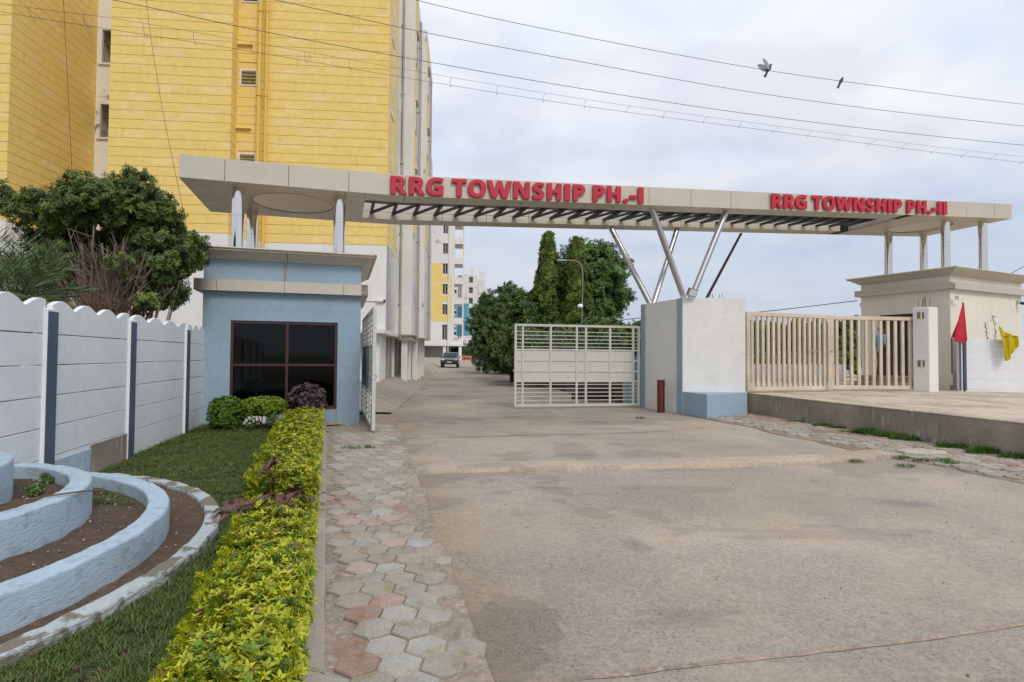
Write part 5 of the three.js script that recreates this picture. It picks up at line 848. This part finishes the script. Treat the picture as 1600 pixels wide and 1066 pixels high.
broad('broad_tree', 'broad rounded green tree behind the column trees', 925, 452, 34, 2.25, 2.8, 150, 34, midG, 0.62, sprayL, 0.75);
broad('broad_tree', 'dense dark tree overhanging the road beside the gate', 800, 525, 44, 3.0, 3.2, 150, 30, dkG, 0.75, sprayL, 0.9);
broad('broad_tree', 'dark tree with ragged top where the road ends', 775, 500, 52, 1.9, 2.6, 80, 28, dkG, 0.6, sprayL, 0.9);
broad('broad_tree', 'slim tuft topped tree behind the dark roadside tree', 797, 470, 56, 0.9, 1.6, 18, 12, dkG, 0.5, sprayL, 1.2);
broad('broad_tree', 'dark bushy tree at the foot of the left column tree', 845, 500, 33, 2.0, 1.7, 84, 20, dkG, 0.5);
broad('broad_tree', 'dark bushy tree close behind the steel gate leaf', 845, 548, 29, 1.9, 1.2, 80, 20, dkG, 0.45);
broad('broad_tree', 'dark low shrub tree on the road edge beyond the gate', 800, 552, 33, 1.35, 1.3, 56, 18, dkG, 0.45);
broad('broad_tree', 'dark leafy tree below the broad rounded tree', 930, 530, 30, 1.6, 0.9, 56, 18, dkG, 0.42);
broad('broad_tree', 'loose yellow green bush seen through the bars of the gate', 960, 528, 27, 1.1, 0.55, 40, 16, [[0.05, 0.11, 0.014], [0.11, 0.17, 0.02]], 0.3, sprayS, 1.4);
broad('broad_tree', 'small dark tree against the blue corner of the block', 1000, 535, 40, 1.0, 1.2, 30, 16, midG, 0.4);
{ const p = D(925, 520, 25); palm('feathery palm behind the steel gate leaf', p.x, 0, p.z, 1.5, 18, 1.9, palmG); const q = D(880, 515, 26.5); palm('dull palm left of the feathery palm behind the gate', q.x, 0, q.z, 1.4, 16, 1.7, [[0.06, 0.07, 0.025], [0.12, 0.10, 0.05]]); }
// trees inside the second gate
[[1192, 535, 40, 1.0, 1.5], [1213, 538, 44, 0.9, 1.4], [1238, 535, 42, 1.1, 1.5], [1262, 538, 40, 1.0, 1.3], [1287, 534, 46, 1.2, 1.8], [1310, 535, 38, 0.9, 1.5], [1335, 535, 40, 1.0, 1.5]].forEach(([px, py, d, rx, ry], i) => broad('garden_tree', 'dark green garden tree in the row beyond the tan gate', px, py, d, rx, ry, 36, 16, dkG, 0.42, sprayL, 1, 'trees beyond the tan gate'));
[[1205, 566, 31], [1245, 568, 31], [1300, 566, 32], [1330, 567, 30]].forEach(([px, py, d]) => broad('garden_bush', 'lime green bush above the low white wall beyond the tan gate', px, py, d, 1.0, 0.5, 30, 14, limeG, 0.3, sprayS, 1.3, 'bushes beyond the tan gate'));
// greenery at the end of the road
{ const p = D(716, 548, 105); palm('small palm in the bed at the end of the road', p.x, 1.0, p.z, 1.8, 16, 2.4, palmG, 0.35, 0.09); broad('garden_bush', 'clipped green bush in the bed at the end of the road', 727, 551, 108, 2.6, 1.0, 40, 14, limeG, 0.5, sprayL, 1.2); }
// creeper shoots above the weathered panel wall
for (const [px, h] of [[1543, 0.55], [1556, 0.75]]) { const p = D(px, 600, 17.75), g = thing('creeper_shoot', px === 1543 ? 'short creeper shoot rising behind the weathered panel wall' : 'taller creeper shoot beside the yellow cloth', 'creeper', [p.x, PH, p.z]), list = []; mesh('stem', tube([[0, 0, 0], [0.03, 1.6, 0], [-0.05, 1.62 + h, 0]], 0.008, 12, 4), mBarkDk, g); for (let k = 0; k < 40; k++) { const t = rnd(); list.push([new THREE.Vector3(0.03 - 0.08 * t + rr(-0.05, 0.05), 1.4 + (h + 0.2) * t, rr(-0.05, 0.05)), rdir(0.3), rr(0.14, 0.26), tint([0.09, 0.16, 0.02], [0.2, 0.26, 0.05])]); } instances('leaves', sprayS, mLeaf, list, g); }
// weed seedlings in the planter
for (const [px, py, y] of [[52, 770, 0.38], [72, 752, 0.38]]) { const p = G(px, py, y), g = thing('weed', px === 52 ? 'small green weed in the second planter tier soil' : 'smaller green weed near the dark grey stripe of the wall', 'weed', [p.x, y, p.z]), list = []; for (let k = 0; k < 14; k++) list.push([new THREE.Vector3(rr(-0.06, 0.06), rr(0, 0.03), rr(-0.06, 0.06)), rdir(0.6), rr(0.25, 0.45), tint([0.07, 0.14, 0.02], [0.14, 0.22, 0.05])]); instances('leaves', sprayS, mLeaf, list, g); mesh('stem', rod([0, -0.03, 0], [0, 0.05, 0], 0.004), mBarkDk, g); }
// ---------------------------------------------------------------- wires and birds
const wireZ = px => 10.78 / (1 - 0.28 * clamp((px - 800) / F, -2.2, 2.6));       // the lines run parallel to the canopy, in front of it
function wirePts(pts) { return pts.map(([px, py]) => D(px, py, wireZ(px))); }
const lines = [
  [[[300, -105], [650, 0], [900, 55], [1200, 110], [1400, 138], [1600, 163], [2100, 214], [3000, 262]], 'upper overhead wire with two pigeons on it'],
  [[[-300, -150], [440, 2], [660, 50], [900, 95], [1200, 148], [1600, 197], [2100, 240], [3000, 282]], 'overhead wire second from the top'],
  [[[-500, -130], [178, 0], [400, 47], [660, 95], [900, 137], [1200, 182], [1600, 227], [2100, 268], [3000, 306]], 'overhead wire just above the twin thin wires']];
lines.forEach(([pts, label], i) => { const m = mesh('overhead_wire', tube(wirePts(pts), 0.0052, 120, 5), mWire); tag(m, label, 'wire', 'overhead wires above the canopy'); });
{
  const up = wirePts([[-500, -105], [0, 5], [180, 29], [360, 60], [660, 113], [900, 153], [1200, 195], [1600, 245], [2100, 287], [3000, 322]]), lo = wirePts([[-500, -88], [0, 18], [180, 47], [360, 75], [660, 126], [900, 164], [1200, 204], [1600, 254], [2100, 296], [3000, 330]]);
  const g = thing('twin_wire', 'pair of thin overhead wires tied together at intervals', 'wire', [0, 0, 0], 0, 'overhead wires above the canopy'), cu = new THREE.CatmullRomCurve3(up), cl = new THREE.CatmullRomCurve3(lo);
  mesh('strand', new THREE.TubeGeometry(cu, 140, 0.0026, 4), mWire, g); mesh('strand', new THREE.TubeGeometry(cl, 140, 0.0035, 4), mWire, g);
  const calI = calQ.clone().invert(), pxOf = p => { const q = p.clone().sub(new THREE.Vector3(0, EYE, 0)).applyQuaternion(calI); return W / 2 - F * q.x / q.z; }, find = (c, px) => { let l = 0, h = 1; for (let k = 0; k < 30; k++) { const m = (l + h) / 2; pxOf(c.getPoint(m)) < px ? l = m : h = m; } return (l + h) / 2; };
  for (let px = -40; px < 1640; px += mix(92, 44, clamp(px / 1600)) * rr(0.9, 1.1)) { const a = cu.getPoint(find(cu, px)), b = cl.getPoint(find(cl, px - mix(-12, 16, clamp(px / 1600)) * rr(0.7, 1.3))); mesh('tie', tube([a, a.clone().lerp(b, 0.5).add(new THREE.Vector3(-0.03, -0.03, 0)), b.clone().add(new THREE.Vector3(0.0, -0.05, 0)), b], 0.003, 8, 3), mWire, g); }
}
for (const [p, l] of [[[[84, -380, 12], [98, -20, 12], [105, 120, 12], [113, 285, 12]], 'thin cable hanging down past the dark yellow side wall'], [[[196, -380, 13], [226, -20, 13], [250, 150, 13], [292, 357, 13]], 'thin cable hanging down towards the blue gatehouse roof']]) tag(mesh('drop_cable', tube(p.map(([x, y, d]) => D(x, y, d)), 0.005, 40, 4), mWire), l, 'cable');
{ const a = D(955, 503, 26), b = D(1000, 497, 24), c = D(1340, 470, 21); tag(mesh('service_cable', tube([a, b, D(1150, 487, 22.5).add(new THREE.Vector3(0, -0.1, 0)), c], 0.014, 30, 4), mWire), 'black service cable sagging to the cream gatehouse', 'cable'); const d = D(1597, 418, 20), e = D(1575, 430, 20.5); tag(mesh('service_cable', tube([D(1650, 380, 19), d, e, D(1560, 440, 21)], 0.012, 20, 4), mWire), 'black cable leaving the cream gatehouse roof', 'cable'); }
function bird(label, px, py, flap) {
  const d = wireZ(px), p = D(px, py, d), g = thing('pigeon', label, 'bird', [p.x, p.y, p.z], 0, undefined), mB = M(hex('#55585f'), { rough: 0.8, map: T.mottle }), mL = M(hex('#9a9ba3'), { rough: 0.8 });
  const prof = [[0.001, -0.20], [0.03, -0.18], [0.035, -0.10], [0.05, -0.04], [0.065, 0.03], [0.055, 0.09], [0.032, 0.125], [0.034, 0.15], [0.028, 0.175], [0.001, 0.19]].map(q => new THREE.Vector2(...q)), b = new THREE.LatheGeometry(prof, 14); b.scale(1, 1, 0.85); b.rotateZ(-0.45); mesh('body', b, mB, g);
  const tl = new THREE.Shape([[-0.03, 0], [0.03, 0], [0.045, -0.12], [-0.045, -0.12]].map(q => new THREE.Vector2(...q))), tg = new THREE.ExtrudeGeometry(tl, { depth: 0.012, bevelEnabled: false }); tg.rotateZ(-0.45); tg.translate(-0.07, -0.14, 0); mesh('tail', tg, mB, g);
  mesh('beak', rod([0.075, 0.165, 0], [0.105, 0.165, 0], 0.007, 0.002, 6), mDark, g);
  const wg = flap ? [[0, 0], [-0.10, 0.13], [-0.25, 0.20], [-0.31, 0.17], [-0.25, 0.06], [-0.14, -0.06], [-0.03, -0.09]] : [[0, 0.06], [-0.04, 0.03], [-0.09, -0.12], [-0.10, -0.20], [-0.05, -0.12], [0.0, -0.06]];
  for (const s of [1, -1]) { const e = new THREE.ExtrudeGeometry(new THREE.Shape(wg.map(q => new THREE.Vector2(...q))), { depth: 0.008, bevelEnabled: true, bevelSize: 0.003, bevelThickness: 0.003, bevelSegments: 1 }); if (flap) { e.rotateY(s * 0.5); e.translate(0.01, 0.04, s * 0.04); } else e.translate(0.01, 0, s * 0.048); const m = mesh('wing', e, flap ? mL : mB, g); }
  for (const s of [0.015, -0.015]) mesh('leg', rod([-0.005, -0.03, s], [0.0, -0.085, s], 0.005), M(hex('#8a4a46')), g);
  g.scale.setScalar(flap ? 0.72 : 0.62); return g;
}
bird('grey pigeon raising its wing on the upper wire', 1201, 108, true); bird('small dark pigeon perched with wings folded on the upper wire', 1314, 127.5, false);

// ---------------------------------------------------------------- street lamp among the trees
{
  const b = D(909, 556, 29), gy = gh(29), top = D(909, 420, 29).y - gy, g = thing('street_lamp', 'grey street lamp with curved arm among the column trees', 'street lamp', [b.x, gy, b.z]);
  mesh('pole', tube([[0, 0, 0], [0, top * 0.6, 0], [0, top, 0], [-0.12, top + 0.28, 0], [-0.4, top + 0.40, 0], [-0.85, top + 0.42, 0]], 0.034, 50, 8), M(hex('#8f8b84'), { rough: 0.6, map: T.mottle }), g);
  mesh('lamp_head', rbox(-1.3, -0.8, top + 0.36, top + 0.46, -0.11, 0.11, 0.04), M(hex('#8fa3b0'), { rough: 0.4 }), g); mesh('base_plate', box(-0.2, 0.2, -0.05, 0.03, -0.2, 0.2), mCement, g);
  const gl = new THREE.SphereGeometry(0.15, 20, 14); gl.scale(1, 0.85, 1); gl.translate(-0.1, D(906, 479, 29).y - gy, 0.1); mesh('globe_light', gl, M(hex('#f1f3f5'), { rough: 0.3 }), g); mesh('globe_collar', rod([-0.1, D(906, 479, 29).y - gy - 0.3, 0.1], [-0.1, D(906, 479, 29).y - gy - 0.16, 0.1], 0.05), mDark, g);
}
// ---------------------------------------------------------------- dark car on the road
{
  const p = D(703.5, 577, 58), g = thing('car', 'dark blue hatchback with white number plate parked on the road', 'car', [p.x, gh(58), p.z], R(3)), mP = M(hex('#131a26'), { rough: 0.35, clearcoat: 0.5, clearcoatRoughness: 0.1 });
  // front faces +z; outline is the side view, widened lower down
  const side = [[1.85, 0.32], [1.9, 0.55], [1.82, 0.78], [1.2, 0.98], [0.55, 1.02], [-0.05, 1.44], [-1.3, 1.5], [-1.75, 1.1], [-1.9, 0.95], [-1.92, 0.35]];
  const s = new THREE.Shape(side.slice(0, 5).concat([[-0.2, 1.02], [-1.8, 1.05], [-1.9, 0.95], [-1.92, 0.35]]).map(q => new THREE.Vector2(...q))), e = new THREE.ExtrudeGeometry(s, { depth: 1.56, bevelEnabled: true, bevelSize: 0.06, bevelThickness: 0.09, bevelSegments: 3, bevelOffset: -0.06 }); e.translate(0, 0, -0.78); e.rotateY(-Math.PI / 2); mesh('body', e, mP, g);
  const cab = new THREE.Shape([[0.62, 1.0], [-0.05, 1.45], [-1.25, 1.5], [-1.72, 1.02]].map(q => new THREE.Vector2(...q))), ce = new THREE.ExtrudeGeometry(cab, { depth: 1.2, bevelEnabled: true, bevelSize: 0.03, bevelThickness: 0.1, bevelSegments: 3 }); ce.translate(0, 0, -0.6); ce.rotateY(-Math.PI / 2); mesh('cabin', ce, mP, g);
  const ws = polyGeo([-0.62, 1.06, 0.62, 0.62, 1.06, 0.62, 0.52, 1.43, 0.07, -0.52, 1.43, 0.07].map((v, i) => i % 3 === 2 ? v + 0.035 : v), [0, 1, 2, 0, 2, 3]); ws.translate(0, 0.015, 0.02); mesh('windscreen', ws, M(hex('#1d262e'), { rough: 0.08, side: THREE.DoubleSide }), g);
  for (const k of [-1, 1]) { mesh('headlight', (() => { const h = new RoundedBoxGeometry(0.36, 0.15, 0.16, 2, 0.05); h.rotateY(k * 0.35); h.translate(k * 0.64, 0.78, 1.80); return h; })(), M(hex('#d8dcdf'), { rough: 0.1 }), g); mesh('mirror', rbox(k * 0.98 - 0.1, k * 0.98 + 0.1, 1.0, 1.13, 0.42, 0.52, 0.03), mP, g); mesh('fog_light', rbox(k * 0.66 - 0.09, k * 0.66 + 0.09, 0.44, 0.52, 1.86, 1.93, 0.02), mDark, g); for (const z of [1.22, -1.2]) { const w = mesh('wheel', (() => { const c = new THREE.CylinderGeometry(0.31, 0.31, 0.2, 24); c.rotateZ(Math.PI / 2); c.translate(k * 0.76, 0.31, z); return c; })(), M(lin(0.02, 0.02, 0.02), { rough: 0.9 }), g); mesh('rim', (() => { const c = new THREE.CylinderGeometry(0.19, 0.19, 0.215, 12); c.rotateZ(Math.PI / 2); c.translate(k * 0.76, 0.31, z); return c; })(), mSteelDull, w); } }
  mesh('grille', rbox(-0.42, 0.42, 0.60, 0.72, 1.84, 1.93, 0.02), mDark, g); mesh('lower_grille', rbox(-0.5, 0.5, 0.36, 0.46, 1.85, 1.93, 0.02), mDark, g); mesh('number_plate', rbox(-0.25, 0.25, 0.49, 0.59, 1.91, 1.945, 0.008), M(hex('#e4e6e4'), { rough: 0.4 }), g); mesh('badge', rbox(-0.06, 0.06, 0.73, 0.79, 1.86, 1.90, 0.015), mSteel, g);
}
// parked motorbikes under the roadside tree, orange rubbish heap, planks by the gate
function bike(label, px, depth, col) {
  const p = D(px, 570, depth), g = thing('motorbike', label, 'motorbike', [p.x, gh(depth) + 0.01, p.z], R(70)), m = M(col, { rough: 0.35, clearcoat: 0.6 });
  for (const x of [-0.62, 0.62]) { const t = new THREE.TorusGeometry(0.26, 0.05, 8, 24); t.translate(x, 0.31, 0); const w = mesh('wheel', t, M(lin(0.02, 0.02, 0.02), { rough: 0.9 }), g); mesh('hub', rod([x, 0.31, -0.06], [x, 0.31, 0.06], 0.07, 0.07, 12), mSteelDull, w); }
  mesh('frame', [rod([-0.6, 0.32, 0], [-0.1, 0.6, 0], 0.04), rod([-0.1, 0.35, 0], [0.35, 0.75, 0], 0.05), rod([0.62, 0.32, 0], [0.38, 0.98, 0], 0.035)], mDark, g); mesh('engine', rbox(-0.2, 0.2, 0.25, 0.55, -0.12, 0.12, 0.04), mSteelDull, g); mesh('fuel_tank', rbox(-0.1, 0.34, 0.66, 0.86, -0.12, 0.12, 0.08), m, g); mesh('seat', rbox(-0.75, -0.08, 0.70, 0.80, -0.12, 0.12, 0.05), mDark, g); mesh('handlebar', rod([0.36, 1.0, -0.34], [0.36, 1.0, 0.34], 0.016), mSteelDull, g); mesh('headlight', rod([0.42, 0.9, 0], [0.52, 0.9, 0], 0.08, 0.09, 14), mSteel, g); mesh('mudguard', rbox(-0.85, -0.4, 0.58, 0.63, -0.06, 0.06, 0.02), m, g); mesh('side_stand', rod([-0.05, 0.3, 0.05], [-0.1, 0.0, 0.28], 0.012), mDark, g);
}
bike('dark red motorbike parked under the roadside tree', 768.5, 48, hex('#6b2722')); bike('black motorbike parked further up beneath the trees', 759, 80, hex('#22252a'));
{
  const p = D(729, 556, 100), g = thing('orange_sacks', 'heap of orange sacks at the end of the road', 'sacks', [p.x, gh(100) - 0.02, p.z]), m = M(hex('#d0552c'), { rough: 0.8 }); for (let k = 0; k < 5; k++) { const s = new RoundedBoxGeometry(0.9, 0.55, 0.6, 3, 0.2); s.rotateZ(rr(-0.3, 0.3)); s.rotateY(rr(0, 3)); s.translate(k * 0.45 - 0.9, 0.28 + (k % 2) * 0.3, rr(-0.2, 0.2)); s.scale(0.65, 0.65, 0.65); mesh('sack', s, m, g); }
  const b = thing('garden_kerb', 'pale raised kerb of the bed at the end of the road', 'kerb', [D(700, 556, 101).x, gh(101) - 0.1, -101], R(4)); mesh('kerb_wall', rbox(-2, 4.2, 0, 0.75, -0.2, 0.2, 0.03), mConc, b); mesh('kerb_top', rbox(-2.05, 4.25, 0.752, 0.82, -0.25, 0.25, 0.02), mConc, b);
}
{
  const p = D(977, 600, 19.6), g = thing('plank_stack', 'upright brown wooden planks leaning behind the gate', 'planks', [p.x, 0, p.z], R(12)); for (let k = 0; k < 6; k++) { const b = mesh('plank', rbox(-0.35 + k * 0.12, -0.245 + k * 0.12, 0.0, 1.02 + rr(-0.05, 0.05), -0.015, 0.015, 0.004), M([hex('#a9764a'), hex('#97683f'), hex('#b4845a')][k % 3], { map: T.bark, rough: 0.9 }), g); b.rotation.x = -0.05; }
  const q = D(935, 610, 20.5), t = thing('covered_heap', 'dark tarpaulin covered heap behind the gate bars', 'heap', [q.x, 0, q.z]); const hp = new THREE.SphereGeometry(0.75, 24, 14, 0, 6.283, 0, 1.57), a = hp.attributes.position; for (let i = 0; i < a.count; i++) { const f = 0.85 + 0.35 * fbm(a.getX(i) * 0.3 + 1, a.getZ(i) * 0.3 + a.getY(i) * 0.2 + 1, 10, 4, 461); a.setXYZ(i, a.getX(i) * f * 1.2, a.getY(i) * f * 1.1, a.getZ(i) * f * 0.8); } hp.computeVertexNormals(); mesh('tarpaulin', hp, M(hex('#3d3832'), { map: T.mottle, rough: 0.85 }), t); mesh('tarpaulin_edge', tube([[-0.9, 0.02, 0.1], [-0.4, 0.04, 0.66], [0.3, 0.03, 0.7], [0.95, 0.02, 0.2]], 0.03, 16, 5), M(hex('#8d6f52'), { map: T.mottle }), t);
  const w = thing('blue_panel', 'pale blue rendered wall end behind the gate hinge', 'wall', [4.15, 0, -18.6], CA); mesh('wall_body', rbox(-0.55, 0.1, 0, 1.55, -0.1, 0.1, 0.01), mBlue, w); mesh('wall_cap', rbox(-0.58, 0.13, 1.552, 1.6, -0.13, 0.13, 0.008), mBlue, w);
}
// cameras on the cream gatehouse
for (const [px, py, d, l] of [[1349, 476, 21.6, 'small dark camera under the cornice beside the doorway'], [1593, 472, 20.2, 'small dark camera under the cornice above the panel wall'], [1499, 465, 18.35, 'white outlet box with bracket near the corner of the cream gatehouse']]) { const p = D(px, py, d), white = px === 1499, g = thing('wall_fitting', l, white ? 'bracket' : 'camera', [p.x, p.y, p.z], GB); mesh('mount', rbox(-0.06, 0.06, -0.06, 0.06, -0.1, 0.03, 0.01), white ? mBWhite : mGate, g); mesh('body', white ? rod([0.06, 0, 0], [0.24, -0.02, 0.03], 0.02) : rod([0, -0.04, 0.03], [0.06, -0.08, 0.2], 0.05, 0.05, 12), white ? mBWhite : mDark, g); }

// ---------------------------------------------------------------- man at the gatehouse door
{
  const lp = new THREE.Vector3(-0.42, 0, -1.95).applyAxisAngle(UP, GB), pos = new THREE.Vector3(gbO.x, PH + 0.40, gbO.z).add(lp);
  const g = thing('person', 'person in light blue shirt and dark trousers standing at the cream gatehouse door', 'person', [pos.x, pos.y, pos.z], GB + R(70));
  const V = (x, y, z) => new THREE.Vector3(x, y, z);
  const cap = (p, a, b, ra, rb) => { const pa = p.clone().sub(a), ba = b.clone().sub(a), h = clamp(pa.dot(ba) / ba.lengthSq()); return pa.addScaledVector(ba, -h).length() - mix(ra, rb, h); };
  function sdf(bones, lo, size, N, k) {
    const mc = new MarchingCubes(N, new THREE.MeshBasicMaterial(), false, false, 60000); mc.isolation = 0; const p = V(), f = mc.field, half = N / 2;
    for (let z = 0; z < N; z++) for (let y = 0; y < N; y++) for (let x = 0; x < N; x++) { p.set(lo.x + size * (x - half) / half, lo.y + size * (y - half) / half, lo.z + size * (z - half) / half); let d = 9; for (const [a, b, ra, rb] of bones) { const e = cap(p, a, b, ra, rb), h = clamp(0.5 + 0.5 * (d - e) / k); d = mix(d, e, h) - k * h * (1 - h); } f[x + y * N + z * N * N] = -d; }
    mc.update(); const n = mc.count, gg = new THREE.BufferGeometry(); gg.setAttribute('position', new THREE.BufferAttribute(mc.positionArray.slice(0, n * 3), 3)); gg.scale(size, size, size); gg.translate(lo.x, lo.y, lo.z); gg.computeVertexNormals(); return gg;
  }
  const J = { pel: V(0, 0.94, 0), chest: V(0, 1.28, 0.01), neck: V(0, 1.44, 0.0), head: V(0, 1.60, 0.025) };
  const bones = [[J.pel, J.chest, 0.125, 0.135], [V(-0.1, 1.36, 0), V(0.1, 1.36, 0), 0.08, 0.08], [J.chest, J.neck, 0.09, 0.05], [J.neck, V(0, 1.53, 0.015), 0.05, 0.05], [V(0, 1.62, 0.0), V(0, 1.56, 0.04), 0.095, 0.07], [V(0, 1.585, 0.1), V(0, 1.565, 0.118), 0.012, 0.014]];
  for (const s of [-1, 1]) { bones.push([V(s * 0.17, 1.37, 0), V(s * 0.24, 1.10, -0.02), 0.052, 0.042], [V(s * 0.24, 1.10, -0.02), V(s * 0.22, 0.86, 0.07), 0.04, 0.028], [V(s * 0.09, 0.90, 0), V(s * 0.11, 0.48, 0.02), 0.085, 0.055], [V(s * 0.11, 0.48, 0.02), V(s * 0.12, 0.09, -0.02), 0.055, 0.04], [V(s * 0.12, 0.045, -0.05), V(s * 0.14, 0.03, 0.15), 0.04, 0.032], [V(s * 0.22, 0.86, 0.07), V(s * 0.215, 0.79, 0.09), 0.026, 0.03]); bones.push([V(s * 0.098, 1.59, 0.0), V(s * 0.102, 1.62, -0.01), 0.014, 0.018]); }
  const body = sdf(bones, V(0, 0.86, 0), 0.92, 92, 0.03), hands = [];
  for (const s of [-1, 1]) { const w = V(s * 0.215, 0.80, 0.09), hb_ = [[w, w.clone().add(V(0, -0.055, 0.012)), 0.022, 0.026]]; for (let k = 0; k < 4; k++) { const r = w.clone().add(V(-s * 0.004, -0.07, -0.018 + k * 0.021)), L = [0.062, 0.075, 0.070, 0.052][k], m = r.clone().add(V(-s * 0.006, -L * 0.55, 0.006)); hb_.push([r, m, 0.009, 0.0085], [m, m.clone().add(V(-s * 0.018, -L * 0.4, 0.0)), 0.0085, 0.007]); } const t = w.clone().add(V(-s * 0.01, -0.02, 0.03)); hb_.push([t, t.clone().add(V(-s * 0.012, -0.035, 0.022)), 0.011, 0.009], [t.clone().add(V(-s * 0.012, -0.035, 0.022)), t.clone().add(V(-s * 0.018, -0.06, 0.018)), 0.009, 0.008]); hands.push(sdf(hb_, w.clone().add(V(0, -0.07, 0.02)), 0.13, 56, 0.006)); }
  const skin = M(hex('#7a4f38'), { rough: 0.6 });
  mesh('body', [body, ...hands], skin, g);
  const inf = (list, dr) => list.map(([a, b, ra, rb]) => [a, b, ra + dr, rb + dr]);
  const shirt = sdf(inf([[V(0, 0.90, 0), J.chest, 0.125, 0.137], [V(-0.1, 1.36, 0), V(0.1, 1.36, 0), 0.08, 0.08], [J.chest, V(0, 1.42, 0), 0.09, 0.055], ...[-1, 1].map(s => [V(s * 0.17, 1.37, 0), V(s * 0.232, 1.13, -0.018), 0.056, 0.056])], 0.014), V(0, 1.12, 0), 0.42, 60, 0.03); mesh('shirt', shirt, M(hex('#8db9d6'), { rough: 0.9, map: T.mottle }), g);
  const tr = sdf(inf([...[-1, 1].flatMap(s => [[V(s * 0.09, 0.90, 0), V(s * 0.11, 0.48, 0.02), 0.088, 0.066], [V(s * 0.11, 0.48, 0.02), V(s * 0.12, 0.08, -0.02), 0.066, 0.056]]), [V(-0.06, 0.95, 0), V(0.06, 0.95, 0), 0.10, 0.10]], 0.008), V(0, 0.55, 0), 0.56, 70, 0.02); mesh('trousers', tr, M(hex('#24242a'), { rough: 0.9 }), g);
  const hair = new THREE.SphereGeometry(0.112, 24, 16, 0, 6.283, 0, 1.75); hair.scale(0.93, 1.0, 1.02); hair.rotateX(-0.5); hair.translate(0, 1.635, -0.012); mesh('hair', hair, M(lin(0.012, 0.011, 0.011), { rough: 0.7 }), g);
  for (const s of [-1, 1]) mesh('eye', (() => { const e = new THREE.SphereGeometry(0.011, 10, 8); e.translate(s * 0.033, 1.605, 0.088); return e; })(), M(lin(0.5, 0.5, 0.5), { rough: 0.2 }), g);
  mesh('mouth', (() => { const e = new THREE.SphereGeometry(0.018, 10, 6); e.scale(1.2, 0.3, 0.4); e.translate(0, 1.535, 0.104); return e; })(), M(hex('#5d322b')), g);
  for (const s of [-1, 1]) mesh('shoe', (() => { const e = new RoundedBoxGeometry(0.095, 0.075, 0.27, 3, 0.035); e.translate(s * 0.13, 0.037, 0.055); return e; })(), mDark, g);
}
renderer.render(scene, camera);
